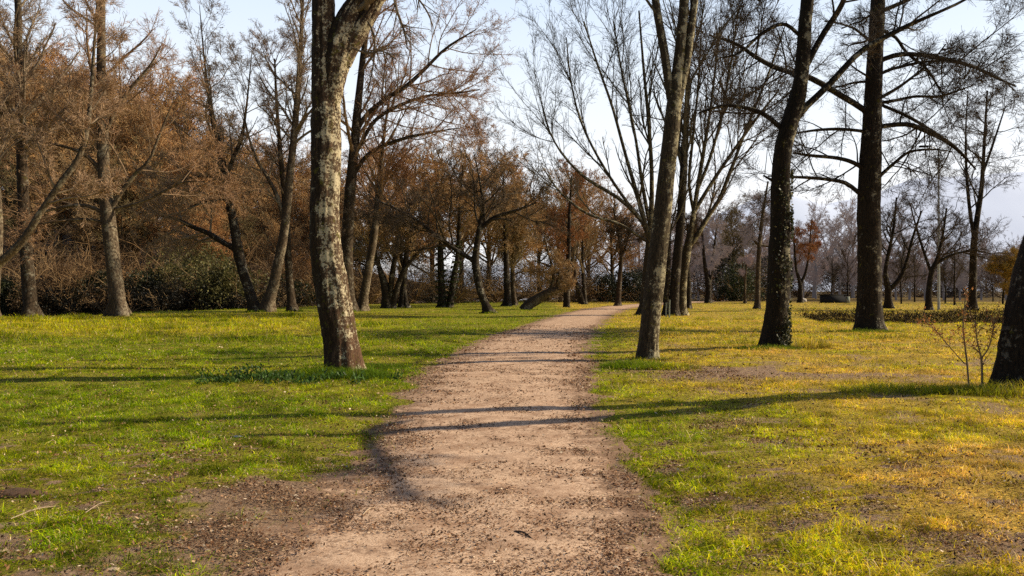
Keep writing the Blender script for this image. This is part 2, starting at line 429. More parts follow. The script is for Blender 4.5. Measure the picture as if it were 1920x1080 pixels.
def alder(k=1.0, n1=30, lo=3, hi=6, ang=44, up=.035, dots=4000, dsize=.06, taper='soft'):
    return dict(levels=[dict(n=n1, ang=ang, asd=9, len=(lo, hi), K=9, S=6, wob=.09, up=up, shape=taper, rf=.42),
        dict(n=int(n1*9*k), ang=38, lf=.46, K=6, S=4, wob=.12, up=.025, rf=.5, t0=.22),
        dict(n=int(n1*70*k), ang=40, lf=.46, K=4, S=3, wob=.14, up=.02, lmin=.3, t0=.2),
        dict(n=int(n1*260*k), ang=40, lf=.6, K=3, S=3, wob=.16, rib=1, lmin=.25)], dots=dots, dsize=dsize, dasp=.45)
def vase(n1=22, lo=3, hi=7, ang=24, k=1.0):
    return dict(levels=[dict(n=n1, ang=ang, len=(lo, hi), K=9, S=6, wob=.07, up=.055, shape='', rf=.5),
        dict(n=int(n1*8*k), ang=28, lf=.5, K=7, S=4, wob=.08, up=.05, rf=.55),
        dict(n=int(n1*42*k), ang=32, lf=.42, K=4, S=3, wob=.1, up=.04, lmin=.3),
        dict(n=int(n1*90*k), ang=36, lf=.5, K=3, S=3, wob=.12, rib=1, lmin=.2, up=.02)], dots=0)
def spread(n1=26, lo=2, hi=5, ang=50, k=1.0, dots=3000, up=.03, dsize=.07):
    return dict(levels=[dict(n=n1, ang=ang, len=(lo, hi), K=8, S=5, wob=.13, up=up, shape='soft', rf=.5),
        dict(n=int(n1*9*k), ang=44, lf=.5, K=6, S=4, wob=.17, up=.01, rf=.5, t0=.2),
        dict(n=int(n1*65*k), ang=44, lf=.5, K=4, S=3, wob=.2, lmin=.3, t0=.15),
        dict(n=int(n1*260*k), ang=45, lf=.6, K=3, S=3, wob=.2, rib=1, lmin=.25)], dots=dots, dsize=dsize, dasp=.45)
def dome(n1, h, dots, dsize):
    return dict(levels=[dict(n=n1, ang=40, asd=12, len=(.34*h, .55*h), K=9, S=5, wob=.11, up=.03, shape='soft', rf=.5, t1=.85),
        dict(n=n1*9, ang=40, lf=.46, K=6, S=4, wob=.15, up=.02, rf=.5, t0=.15),
        dict(n=n1*75, ang=42, lf=.46, K=4, S=3, wob=.18, lmin=.35, t0=.1),
        dict(n=n1*330, ang=42, lf=.6, K=3, S=3, wob=.2, rib=1, lmin=.3)], dots=dots, dsize=dsize, dasp=.4)

def trunk_tube(mb, P, R, S, rough, K=None, flare=0.0, seed=0, z0=0.0):
    """bark-rough tube: radius broken by vertical ridges, burls and a flared foot"""
    K = len(P); th = np.arange(S)/S*2*np.pi
    cs, sn = np.cos(th)[None], np.sin(th)[None]; z = P[:, 2][:, None]
    r = R[:, None]*np.ones((1, S))
    r = r*(1+rough*((fbm(cs*1.6+seed, sn*1.6, z*1.1, 3)-.5)*.7+(fbm(cs*5+seed, sn*5, z*1.6, 3)-.5)*.5+(fbm(cs*9+seed, sn*9, z*7, 2)-.5)*.34))
    if flare:
        h = np.clip(z-z0, 0, None)
        r = r*(1+flare*np.exp(-h/.30)*(.1+1.5*sstep(.3, .75, fbm(cs*2.6+seed+9, sn*2.6, 0, 2))))
    mb.tubes(P[None], r[None], S)

def tree(name, label, stems, Y, bark, crown_mat, cfg, tw, limbs=(), cat='tree', group=None, S=12, K=28, rough=.25, flare=.8,
         t0=.35, src_w=None, extra=None, seed=None, limb_crown=True, yoff=None):
    global rng
    rng = np.random.default_rng(2200+len(bpy.data.objects))
    seed = seed if seed is not None else len(bpy.data.objects)*1.7
    tr = MB(); src = []; base = None
    for i, pts in enumerate(stems):
        P, R = px_stem(pts, Y, K, ground_base=(i == 0 or pts[0][1] > 553 and abs(pts[0][1]-stems[0][0][1]) < 14))
        if base is None: base = (float(P[0, 0]), float(P[0, 1]), gz(P[0, 0], P[0, 1]))
        lowest = P[0, 2] < base[2]+.05
        trunk_tube(tr, P, R, S, rough, flare=flare if lowest else 0, seed=seed+i*3, z0=base[2])
        ln = np.linalg.norm(np.diff(P, axis=0), axis=1).sum()
        src.append((P, R, ln*(src_w[i] if src_w else 1), t0 if lowest else .12))
    if Y < 60 and name != 'fallen_tree':
        w0 = src[0][1][1]
        for a_ in rng.uniform(0, 6.28, 5): tuft(base[0]+math.cos(a_)*w0*1.5, base[1]+math.sin(a_)*w0*1.5, .35, .3, 110, .10+.0035*Y, green=rng.uniform(.2, .9), dark=rng.uniform(.5, 1))
    root = empty(name, base, label, cat, group)
    tr.build('trunk', M[bark], root, base)
    lsrc = []
    for pts in limbs:
        P, R = px_stem(pts, Y, 16)
        lb = MB(); trunk_tube(lb, P, R, max(6, S//2), rough*.8, seed=seed+77); lb.build('limb', M[bark], root, base)
        ln = np.linalg.norm(np.diff(P, axis=0), axis=1).sum()
        lsrc.append((P, R, ln*2.0, .2))
    if cfg:
        mb = MB(); crown_mesh(mb, src+lsrc if limb_crown else src, cfg, tw)
        mb.build('crown', M[crown_mat], root, base)
    if extra: extra(root, base, src, lsrc)
    return root

# ------------------------------------------------------------------ ground, path, river, hills
def grid(xs_fn, ys, nx):
    s = np.linspace(-1, 1, nx); X = np.stack([xs_fn(y)*s for y in ys]) ; Yg = np.repeat(ys[:, None], nx, 1)
    return X, Yg
def grid_faces(ny, nx):
    i = np.arange(ny*nx).reshape(ny, nx)
    return np.stack([i[:-1, :-1], i[:-1, 1:], i[1:, 1:], i[1:, :-1]], -1).reshape(-1, 4)
ys = np.concatenate([np.arange(-12, 3, .6), np.arange(3, 14, .06), 14*1.018**np.arange(0, 265)])
X, Yg = grid(lambda y: 12+1.15*max(y, 0) if y < 400 else 472+.9*(y-400), ys, 360)
Z = ground(X, Yg)
u, hw = path_u(X, Yg)
Z = Z-.05*sstep(1.0, .7, np.abs(u))*sstep(120, 90, Yg)
fade = sstep(260, 160, Yg); Z = Z*fade+(1-fade)*np.minimum(Z, .3)*0
gb = MB(); gb.add(np.stack([X, Yg, Z], -1).reshape(-1, 3), grid_faces(*X.shape))
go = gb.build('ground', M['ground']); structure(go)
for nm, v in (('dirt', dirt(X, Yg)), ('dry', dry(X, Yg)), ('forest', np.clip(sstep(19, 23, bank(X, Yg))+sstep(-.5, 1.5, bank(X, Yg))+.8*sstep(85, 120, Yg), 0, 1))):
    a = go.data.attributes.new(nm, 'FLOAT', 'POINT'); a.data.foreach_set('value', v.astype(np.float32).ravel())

py_ = np.concatenate([np.arange(-10, 3, .5), np.arange(3, 16, .07), 16*1.012**np.arange(0, 172)])
uu = np.linspace(-1.7, 1.7, 61)
l, r = np.interp(py_, PY, PL), np.interp(py_, PY, PR)
k5 = np.ones(9)/9
l, r = [np.convolve(np.pad(v, 4, mode='edge'), k5, 'valid') for v in (l, r)]
X = ((l+r)/2)[:, None]+((r-l)/2)[:, None]*uu[None]; Yp = np.repeat(py_[:, None], len(uu), 1)
edge = np.abs(uu)[None]+(fbm(X/.5+3, Yp/.5, 0, 4)-.5)*.9
Zp = ground(X, Yp)+.004+.0006*np.clip(Yp, 0, 60)+.028*(1-np.clip(edge, 0, 2)**3)
Zp = np.maximum(Zp, ground(X, Yp)-.10)
Zp += (fbm(X/.3, Yp/.3, 0, 4)-.5)*.034
pb = MB(); pb.add(np.stack([X, Yp, Zp], -1).reshape(-1, 3), grid_faces(*X.shape))
po = pb.build('path', M['path']); structure(po)
a = po.data.attributes.new('edge', 'FLOAT', 'POINT'); a.data.foreach_set('value', np.clip(np.abs(uu)[None]*np.ones_like(X), 0, 2).astype(np.float32).ravel())

wb = MB()
dirv = np.array([.357, .934]); nrm = np.array([-.934, .357]); o0 = np.array([-30.7, 46.])
q = [o0+dirv*s+nrm*t for s, t in ((-70, -1), (150, -1), (150, 27), (-70, 27))]
wb.add(np.array([(p[0], p[1], -.36) for p in q]), np.array([(0, 1, 2, 3)]))
structure(wb.build('river', M['water'], smooth=False))

def hill(name, x0, x1, Y, prof, dep):
    n = 120; xs = np.linspace(x0, x1, n); rows = []
    for j, t in enumerate(np.linspace(0, 1, 14)):
        h = np.interp(xs, [p[0] for p in prof], [p[1] for p in prof])
        zz = h*np.sin(t*np.pi/2)*(1+.16*(fbm(xs/160+j*.2, np.full(n, Y/200+t), 0, 4)-.5)) - 6*(1-t)
        rows.append(np.stack([xs, np.full(n, Y+dep*t)+20*(fbm(xs/90, np.full(n, 3+t))-.5), zz], -1))
    b = MB(); b.add(np.array(rows).reshape(-1, 3), grid_faces(14, n)); return structure(b.build(name, M['hill']))
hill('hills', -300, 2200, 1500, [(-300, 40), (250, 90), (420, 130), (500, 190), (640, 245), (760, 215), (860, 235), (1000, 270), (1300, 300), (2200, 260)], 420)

# ------------------------------------------------------------------ grass and litter
def blades(Yr, n, hgt, wid, keep=None, lean=.7, colf=None, spread=None, X=None):
    if X is None:
        y = Yr[0]+(Yr[1]-Yr[0])*np.sqrt(rng.uniform(0, 1, n)*(1-(Yr[0]/Yr[1])**2)+(Yr[0]/Yr[1])**2)*0 + rng.uniform(0, 1, n)*(Yr[1]-Yr[0])
        x = rng.uniform(-1, 1, n)*(.74*y+1.6)
    else: x, y = X
    return x, y
gm = MB(); tot = 0
def put_blades(x, y, h, w, lean, col):
    n = len(x); z = ground(x, y)
    th = rng.uniform(0, 2*np.pi, n); ld = rng.uniform(0, 2*np.pi, n)
    wv = np.stack([np.cos(th), np.sin(th), np.zeros(n)], -1)*(w/2)[:, None]
    lv = np.stack([np.cos(ld), np.sin(ld), np.zeros(n)], -1)*(h*lean)[:, None]
    b = np.stack([x, y, z-.01], -1); up = np.zeros((n, 3)); up[:, 2] = h
    mid = b+lv*.35+up*.6; tip = b+lv*1.0+up*np.clip(1.05-.35*lean, .25, 1)[:, None]
    V = np.stack([b-wv, b+wv, mid-wv*.8, mid+wv*.8, tip], 1).reshape(-1, 3)
    i = np.arange(n)[:, None]*5
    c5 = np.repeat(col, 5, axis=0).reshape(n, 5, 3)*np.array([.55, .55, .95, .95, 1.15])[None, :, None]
    gm.add(V, i+np.array([[0, 1, 3, 2]]), c5.reshape(-1, 3))
    gm.f.append((i+np.array([[2, 3, 4]])+(gm.k-len(V))).ravel()); gm.n.append(np.full(n, 3, np.int32))
def blade_col(x, y, n):
    d = np.clip(dry(x, y)+rng.normal(0, .2, n), 0, 1)[:, None]
    v = rng.uniform(.55, 1.35, (n, 1))
    patch = fbm(x/.20+3, y/.20, 0, 3)[:, None]
    g1 = np.array([.19, .33, .006]); g2 = np.array([.74, .76, .012]); y1 = np.array([1.0, .70, .022]); s1 = np.array([.98, .62, .17])
    c = np.where(d < .4, g1+(g2-g1)*(d/.4), np.where(d < .75, g2+(y1-g2)*((d-.4)/.35), y1+(s1-y1)*((d-.75)/.25)))
    straw = (rng.uniform(size=(n, 1)) < .06+.16*d)
    c = np.where(straw, np.array([.72, .55, .28]), c)
    return c*v*(.45+1.1*sstep(.25, .75, patch))
for y0, y1, dens in ((3.2, 5, 6500), (5, 7, 5200), (7, 10, 3200), (10, 14, 1700), (14, 20, 850), (20, 30, 360), (30, 45, 150), (45, 70, 36), (70, 100, 12)):
    ym = (y0+y1)/2; area = (y1-y0)*2*(.74*ym+1.6); n = int(area*dens)
    y = rng.uniform(y0, y1, n); x = rng.uniform(-1, 1, n)*(.74*y+1.6)
    dk = dirt(x, y); u, hw = path_u(x, y); e = (np.abs(u)-1)*hw
    clump = fbm(x/.28, y/.28+8, 0, 3)
    dn = (1-dk)**1.5*(.72+.28*sstep(.36, .54, clump))*(1-sstep(-.5, 1.5, bank(x, y)))
    dn = np.where(e < -.05, dn*.35*(e > -.4)*sstep(.45, .6, clump), dn)
    dn = np.maximum(dn, .02*(e > -.25)*(bank(x, y) < 0))
    k = rng.uniform(size=n) < dn
    x, y, clump = x[k], y[k], clump[k]; n = len(x); tot += n
    sc = max(1, ym/7)**.62
    big = sstep(.5, .75, fbm(x/1.6+60, y/1.6, 0, 2))
    h = (.020+.040*sstep(.38, .70, clump)+.05*(rng.uniform(size=n) < .12)+.045*big*sstep(7, 11, y)*(.3+.7*sstep(6, 14, y))*rng.uniform(.4, 1, n))*rng.uniform(.5, 1.25, n)*max(1, ym/12)**.35
    put_blades(x, y, h, np.full(n, .0046*sc)*rng.uniform(.6, 1.5, n), rng.uniform(.25, 2.6, n), blade_col(x, y, n))
def tuft(cx, cy, rx, ry, n, h, lean=.7, green=.9, dark=1.0):
    a = rng.uniform(0, 2*np.pi, n); r = np.sqrt(rng.uniform(0, 1, n))
    x, y = cx+rx*r*np.cos(a), cy+ry*r*np.sin(a)
    c = blade_col(x, y, n); c = c*(1-green)+green*np.array([[.16, .26, .02]])*rng.uniform(.5, 1.4, (n, 1))*dark
    w = .006*max(1, cy/9)**.7
    put_blades(x, y, h*(1-.5*r)*rng.uniform(.5, 1.2, n), np.full(n, w)*rng.uniform(.7, 1.3, n), rng.uniform(.3, 1.2, n), c)
P = lambda px, Y: (px-960)/F*Y
tuft(P(1195, 16.0), 16.0, .75, .55, 2600, .26, green=.6)
tuft(P(1250, 15.8), 15.8, .7, .4, 1000, .2, green=.3)
tuft(P(655, 14.0), 13.9, .9, .5, 2600, .26)
tuft(P(600, 14.2), 14.1, .5, .4, 900, .3, green=.5)
tuft(P(560, 13.8), 13.9, 1.0, .5, 2000, .2)
tuft(P(700, 15.2), 15.2, .9, .9, 1600, .18)
tuft(P(1880, 11.7), 11.6, 1.2, .5, 2600, .3, green=.45)
tuft(P(1720, 11.9), 11.8, 1.3, .45, 1800, .2, green=.55)
tuft(P(1440, 20.5), 20.4, 1.0, .5, 1200, .2)
tuft(P(1510, 21), 20.6, .5, .4, 300, .55, green=.3)
tuft(P(1620, 30.3), 30.2, 1.5, .6, 900, .25)
for i in range(90):                                    # rank tussocks in the rougher meadow
    y = rng.uniform(22, 44); x = rng.uniform(-.7*y, -.16*y) if i < 55 else rng.uniform(.12*y, .7*y)
    if abs(path_u(x, y)[0]) < 1.6 or bank(x, y) > -1: continue
    tuft(x, y, rng.uniform(.4, 1.4), rng.uniform(.3, .6), 130, rng.uniform(.18, .42), green=rng.uniform(.0, .8), dark=rng.uniform(.45, 1))
for i in range(110):                                   # dry weeds along the river side of the meadow
    y = rng.uniform(24, 47); x = rng.uniform(-.72*y, -.22*y)
    if bank(x, y) < -1: tuft(x, y, rng.uniform(.5, 1.8), rng.uniform(.3, .7), 120, rng.uniform(.2, .5), green=rng.uniform(.0, .5)*(i % 3 > 0), dark=rng.uniform(.3, .9))
for i in range(170):                                   # coarse tufts in the near turf on the right, some on the left
    y = rng.uniform(3.9, 9.5); x = rng.uniform(1.1, .72*y+.5) if i < 125 else rng.uniform(-.72*y-.5, -1.6-.12*y)
    if abs(path_u(x, y)[0]) < 1.25 or dirt(np.array([x]), np.array([y]))[0] > .6: continue
    tuft(x, y, rng.uniform(.06, .2), rng.uniform(.05, .14), int(rng.uniform(25, 80)), rng.uniform(.06, .13), lean=1.0, green=rng.uniform(0, .7)*(i % 2), dark=rng.uniform(.6, 1.1))
print('blades', tot)

# dark dry growth on the ditch bank
db = MB(); n = 34000
x = rng.uniform(17, 52, n); y = 43+.12*(x-28)+rng.normal(1.8, 1.5, n)+2.2*(fbm(x/3, 7, 0, 3)-.4)*rng.choice([-1, 1, 1], n)
z = ground(x, y); hgt = rng.uniform(.08, .5, n)*(.25+1.3*sstep(.3, .75, fbm(x/1.8, y/1.5+4, 0, 3)))
C = np.stack([x, y, z+hgt*rng.uniform(0, 1, n)], -1)
cc = np.where(rng.uniform(size=(n, 1)) < .7, np.array([[.045, .028, .016]]), np.array([[.13, .09, .03]]))*rng.uniform(.5, 1.4, (n, 1))
db.leaves(C, .22, cc, .16, up=np.array([0, 0, 1.4]))
structure(db.build('ditch_undergrowth', M['litter'], smooth=False), 'stuff')

lm = MB()
for y0, y1, dens, sz in ((3.2, 6, 9500, .0085), (6, 10, 5500, .010), (10, 18, 1500, .015), (18, 35, 260, .026)):
    n = int((y1-y0)*6*dens); y = rng.uniform(y0, y1, n); x = rng.uniform(-4, 4.5, n)+np.interp(y, PY, (PL+PR)/2)
    cl = fbm(x/.5+90, y/.3, 0, 4); u, hw = path_u(x, y)
    pr = dirt(x, y)*(.08+.92*sstep(.44, .6, cl))*np.where(np.abs(u) < .7, .6, 1.0)+.03
    k = rng.uniform(size=n) < pr; x, y, u = x[k], y[k], u[k]; n = len(x)
    C = np.stack([x, y, ground(x, y)+.03+.0006*y*(np.abs(u) < 1)+rng.uniform(-.006, .012, n)], -1)
    pal = np.array([(.11, .05, .025), (.22, .10, .045), (.36, .20, .11), (.05, .028, .017), (.52, .34, .20), (.74, .58, .42)])
    c = pal[rng.choice(6, n, p=[.24, .28, .24, .08, .11, .05])]*rng.uniform(.6, 1.3, (n, 1))
    th = rng.uniform(0, 2*np.pi, n); a = np.stack([np.cos(th), np.sin(th), rng.normal(0, .35, n)], -1); b = np.stack([-np.sin(th), np.cos(th), rng.normal(0, .5, n)], -1)
    s1 = (sz*rng.uniform(.6, 1.8, n))[:, None]; s2 = s1*rng.uniform(.12, .55, (n, 1))
    V = np.stack([C-a*s1, C+b*s2, C+a*s1, C-b*s2], 1).reshape(-1, 3)
    lm.add(V, np.arange(n*4).reshape(n, 4), np.repeat(c, 4, axis=0))
for y0, y1, dens, sz in ((3.2, 7, 260, .013), (7, 14, 90, .018), (14, 30, 22, .028)):      # dead leaves scattered in the turf
    ym = (y0+y1)/2; n = int((y1-y0)*2*(.74*ym+1.6)*dens); y = rng.uniform(y0, y1, n); x = rng.uniform(-1, 1, n)*(.74*y+1.6)
    k = fbm(x/.7+13, y/.5, 0, 3) > .44; x, y = x[k], y[k]; n = len(x)
    C = np.stack([x, y, ground(x, y)+rng.uniform(.0, .035, n)], -1)
    lm.leaves(C, sz*2, np.array([(.16, .08, .04), (.34, .18, .08), (.52, .34, .18), (.7, .55, .36)])[rng.choice(4, n, p=[.4, .3, .2, .1])]*rng.uniform(.6, 1.3, (n, 1)), .5)
structure(lm.build('leaf_litter', M['litter'], smooth=False), 'stuff')

# ------------------------------------------------------------------ small things lying about
def blob(name, mat, px, py, r, label, cat, sz=(1, 1, .6), group=None):
    Y = CAM*F/(py-HZ); x = P(px, Y); z = gz(x, Y)
    nu, nv = 14, 9; th = np.linspace(0, 2*np.pi, nu, endpoint=False); ph = np.linspace(.02, np.pi-.02, nv)
    T, Ph = np.meshgrid(th, ph); d = np.stack([np.cos(T)*np.sin(Ph), np.sin(T)*np.sin(Ph), np.cos(Ph)], -1)
    rr = r*(.45+1.1*fbm(d[..., 0]*2.4+px, d[..., 1]*2.4, d[..., 2]*2.4, 4))
    V = d*rr[..., None]*np.array(sz)+np.array([x, Y, z+.25*r*sz[2]])
    b = MB(); i = np.arange(nu*nv).reshape(nv, nu); nx = np.roll(i, -1, 1)
    b.add(V.reshape(-1, 3), np.stack([i[:-1], i[1:], nx[1:], nx[:-1]], -1).reshape(-1, 4))
    o = b.build(name, M[mat], None, (x, Y, z)); return tag(o, label, cat, group)
def stick(px0, py0, px1, py1, r, mat, label, bend=.02):
    def g(px, py): Y = CAM*F/(py-HZ); x = P(px, Y); return np.array([x, Y, gz(x, Y)+.035])
    a, b = g(px0, py0), g(px1, py1); m = (a+b)/2+np.array([0, bend, .015])
    q = spline(np.array([[*a, r], [*m, r*.9], [*b, r*.5]]), 14)
    mb = MB(); trunk_tube(mb, q[:, :3], q[:, 3], 8, .6, seed=px0)
    st, d, Lp, rr, t = spawn(q[None, :, :3], q[None, :, 3], 3, .3, .8, 40, 10)
    Pk, Rk = grow(st, d*np.array([1, 1, .2]), np.full(3, .35*np.linalg.norm(b-a))*rng.uniform(.3, 1, 3), np.full(3, r*.5), 5, .1, 0)
    mb.tubes(Pk, Rk, 5)
    return tag(mb.build('fallen_stick', M[mat], None, tuple(a)), label, 'stick')
stick(964, 1009, 1000, 1024, .0065, 'stick', 'short dark broken stick lying on the gravel at the near end of the path')
stick(678, 980, 702, 964, .005, 'palestick', 'short pale bleached stick on the brown litter left of the near path')
stick(20, 1000, 105, 975, .0032, 'palestick', 'thin curved pale twig lying in grass at the lower left corner')
stick(160, 990, 205, 965, .0028, 'palestick', 'thin upright curl of dry stalk in the grass at lower left')
blob('wood_chip', 'paper', 446, 833, .035, 'small white chip lying in the grass below the left big trunk', 'chip', (1.4, .6, .4))
blob('pebble', 'paper', 875, 842, .03, 'small white pebble alone in the middle of the path', 'stone', (1.2, .8, .5))
blob('pebble', 'stone', 962, 1036, .02, 'small grey pebble beside the dark stick on the path', 'stone', (1.2, .8, .6))
blob('soil_clod', 'clod', 30, 942, .10, 'dark brown clod of turned soil in the grass at far left', 'clod', (2.2, .9, .35))
blob('fallen_leaf', 'palestick', 210, 1076, .03, 'pale tan dead leaf at the bottom edge left of the path', 'leaf', (1.3, .9, .3))
blob('fallen_leaf', 'palestick', 5, 1050, .03, 'pale dead leaf at the bottom left corner', 'leaf', (1.2, .9, .3))

# ------------------------------------------------------------------ foreground trees
def hero_extra(root, base, src, lsrc):
    mb = MB()                                          # hanging twigs at the top of the trunk
    for pts in ([(712, -60, 5), (735, -20, 5), (744, 20, 5), (757, 55, 4), (764, 92, 2)], [(730, -60, 4), (770, -20, 4), (800, 20, 3), (812, 50, 2)], [(690, 40, 4), (702, 70, 4), (700, 120, 3), (690, 170, 2)],
                [(660, 90, 4), (690, 100, 4), (715, 95, 3), (740, 110, 2)]):
        Pk, Rk = px_stem(pts, 14.3, 10); mb.tubes(Pk[None], Rk[None], 6, .4)
        crown_mesh(mb, [(Pk, Rk, 1, .25)], dict(levels=[dict(n=12, ang=40, len=(.3, .8), K=5, S=4, up=-.05, shape=''), dict(n=60, ang=40, lf=.5, K=3, S=3, lmin=.1)], dots=120, dsize=.022), .0035)
    mb.build('hanging_twigs', M['c_hero'], root, base)
big = tree('alder_tree', 'thick lichen covered trunk with split top, nearest tree left of the path',
    [[(645, 709, 74), (642, 680, 70), (639, 640, 66), (629, 580, 64), (619, 530, 60), (612, 480, 58), (609, 400, 54), (612, 300, 53), (611, 200, 52), (609, 120, 48), (607, 60, 42), (607, 0, 40), (602, -200, 32), (592, -500, 22), (570, -900, 8)],
     [(617, 195, 38), (624, 145, 48), (633, 100, 54), (644, 60, 50), (658, 25, 40), (672, -5, 33), (690, -70, 28), (715, -220, 20), (740, -500, 12), (760, -800, 4)],
     [(640, 118, 36), (655, 85, 38), (673, 55, 35), (690, 28, 31), (706, 0, 28), (728, -50, 25), (775, -200, 18), (860, -420, 10), (950, -600, 4)]],
    14.5, 'hero', 'c_hero', alder(.3, 12, 1.5, 3.5, 50, dots=600, dsize=.03), .004, S=64, K=190, rough=.42, flare=.12, t0=.62, extra=hero_extra)
def moss_clump(root, pts, Y, n, rad, mat='c_amber'):
    pass
r1 = tree('birch_tree', 'slender leaning grey trunk forking into three stems beside the right edge of the path',
    [[(1213, 677, 42), (1216, 640, 37), (1224, 560, 36), (1232, 490, 34), (1240, 420, 33), (1249, 330, 31), (1257, 260, 30), (1263, 200, 28), (1270, 140, 22), (1278, 60, 19), (1284, -20, 17), (1290, -250, 12), (1300, -520, 4)],
     [(1257, 185, 15), (1253, 150, 16), (1245, 95, 16), (1236, 45, 15), (1227, -15, 14), (1205, -200, 10), (1180, -420, 4)],
     [(1268, 215, 13), (1277, 165, 15), (1288, 110, 15), (1297, 45, 14), (1305, -20, 13), (1330, -220, 9), (1350, -400, 3)]],
    17.8, 'birchy', 'c_vase', alder(.35, 14, 1.2, 3.0, 45, dots=500, dsize=.03), .0035, S=36, K=90, rough=.24, flare=.25, t0=.66)

def ivy(root, base, src, lsrc):
    mb = MB(); Pk, Rk = src[0][0], src[0][1]
    n = 2600; z0 = base[2]; t = rng.uniform(0, 1, n)**1.2*.30
    f = t*(len(Pk)-1); i = f.astype(int); c = Pk[i]+(Pk[i+1]-Pk[i])*(f-i)[:, None]
    th = rng.normal(-.5, .75, n); ok = fbm(np.cos(th)*2, c[:, 2]*2.2, np.sin(th)*2, 2) > .53
    rr = Rk[i]*1.12+rng.uniform(0, .05, n)
    C = c+np.stack([np.cos(th)*rr, np.sin(th)*rr, np.zeros(n)], -1); C = C[ok]
    mb.leaves(C, .075, np.array([[.035, .038, .014]])*rng.uniform(.4, 1.8, (len(C), 1))+np.array([[.30, .28, .20]])*(rng.uniform(size=(len(C), 1)) < .16), .85)
    mb.build('ivy', M['leaf'], root, base, smooth=False)
r4 = tree('ivy_clad_tree', 'dark curving trunk with ivy up its lower half, right of the path',
    [[(1450, 657, 54), (1452, 625, 45), (1458, 560, 42), (1461, 480, 39), (1463, 400, 35), (1463, 340, 34), (1468, 285, 32), (1478, 240, 31), (1492, 195, 30), (1501, 150, 27), (1506, 100, 25), (1510, 40, 24), (1515, -20, 22), (1522, -250, 14), (1530, -480, 4)]],
    21, 'ivyb', 'c_dark', alder(.9, 30, 1.5, 4.0, 50, dots=2000, dsize=.04), .0045, S=36, K=100, rough=.32, flare=.15, t0=.66, extra=ivy,
    limbs=[[(1494, 222, 12), (1511, 200, 13), (1550, 163, 12), (1605, 104, 11), (1635, 83, 10), (1694, 52, 9), (1727, 37, 7), (1809, 0, 5), (1870, -40, 3)],
           [(1506, 135, 11), (1518, 111, 12), (1540, 70, 11), (1575, 15, 10), (1592, -25, 8)],
           [(1482, 258, 9), (1470, 245, 10), (1438, 218, 9), (1410, 205, 8), (1360, 198, 6), (1310, 212, 3)],
           [(1503, 70, 7), (1470, 45, 7), (1430, 62, 6), (1385, 100, 4), (1340, 110, 2)],
           [(1466, 352, 7), (1447, 338, 6), (1431, 329, 3)]])
r5 = tree('alder_tree', 'tall straight dark trunk with many sideways limbs, furthest right of the big upright trunks',
    [[(1630, 622, 60), (1630, 596, 48), (1630, 540, 43), (1630, 460, 41), (1629, 400, 40), (1631, 330, 38), (1634, 260, 35), (1637, 180, 31), (1641, 100, 28), (1645, 20, 25), (1648, -60, 21), (1652, -280, 12), (1655, -460, 4)]],
    31, 'darkb', 'c_dark', alder(1.0, 105, 1.5, 5.5, 66, up=-.008, dots=7000, dsize=.045), .0065, S=32, K=90, rough=.28, flare=.2, t0=.36,
    limbs=[[(1640, 242, 9), (1653, 237, 9), (1701, 233, 9), (1738, 246, 9), (1772, 263, 8), (1800, 285, 6), (1830, 318, 3)],
           [(1638, 345, 6), (1650, 330, 7), (1680, 303, 6), (1705, 285, 5), (1746, 280, 4), (1785, 284, 2)],
           [(1628, 335, 7), (1620, 318, 8), (1598, 304, 8), (1568, 296, 7), (1524, 292, 6), (1487, 287, 3)],
           [(1626, 376, 8), (1614, 365, 8), (1587, 344, 8), (1557, 337, 7), (1513, 333, 6), (1440, 330, 3)],
           [(1632, 250, 6), (1618, 246, 6), (1575, 242, 6), (1531, 244, 5), (1490, 250, 3)],
           [(1634, 222, 11), (1616, 203, 11), (1570, 175, 11), (1524, 148, 10), (1494, 139, 9), (1457, 128, 9), (1420, 109, 8), (1380, 82, 6), (1330, 66, 3)],
           [(1642, 120, 9), (1657, 111, 9), (1687, 102, 9), (1716, 102, 8), (1753, 107, 8), (1790, 115, 7), (1827, 126, 6), (1864, 144, 5), (1905, 162, 3)],
           [(1640, 196, 6), (1657, 192, 6), (1680, 188, 6), (1716, 181, 5), (1760, 181, 5), (1790, 172, 4), (1825, 160, 2)],
           [(1642, 190, 6), (1660, 200, 6), (1687, 211, 6), (1716, 226, 6), (1746, 244, 5), (1772, 262, 3)],
           [(1648, 55, 6), (1679, 70, 6), (1701, 100, 5), (1738, 130, 5), (1768, 178, 3)]])

SUN_AZ, SUN_EL = math.atan2(.977, .215), math.radians(34)    # azimuth measured from +Y towards +X
SUN = np.array([math.sin(SUN_AZ)*math.cos(SUN_EL), math.cos(SUN_AZ)*math.cos(SUN_EL), math.sin(SUN_EL)])
def edge_extra(root, base, src, lsrc):
    # low bough reaching towards the viewer outside the frame: its shadow crosses the near path
    pts = []
    for (x, y, w) in ((-1.3, 9.4, .07), (-1.55, 8.6, .065), (-1.25, 7.4, .06), (-.95, 6.4, .045), (-.75, 5.7, .03)):
        s = np.array([x, y, .05])+SUN*(10.2/math.cos(SUN_EL)); pts.append((*s, w))
    q = spline(np.array(pts), 20); lb = MB(); trunk_tube(lb, q[:, :3], q[:, 3], 10, .3, seed=4); lb.build('limb', M['black'], root, base)
    mb = MB(); crown_mesh(mb, [(q[:, :3], q[:, 3], 1, .35)], dict(levels=[dict(n=26, ang=45, len=(.3, .8), K=5, S=4, shape=''), dict(n=160, ang=45, lf=.6, K=3, S=3)], dots=500, dsize=.05), .006)
    mb.build('twigs', M['c_dark'], root, base)
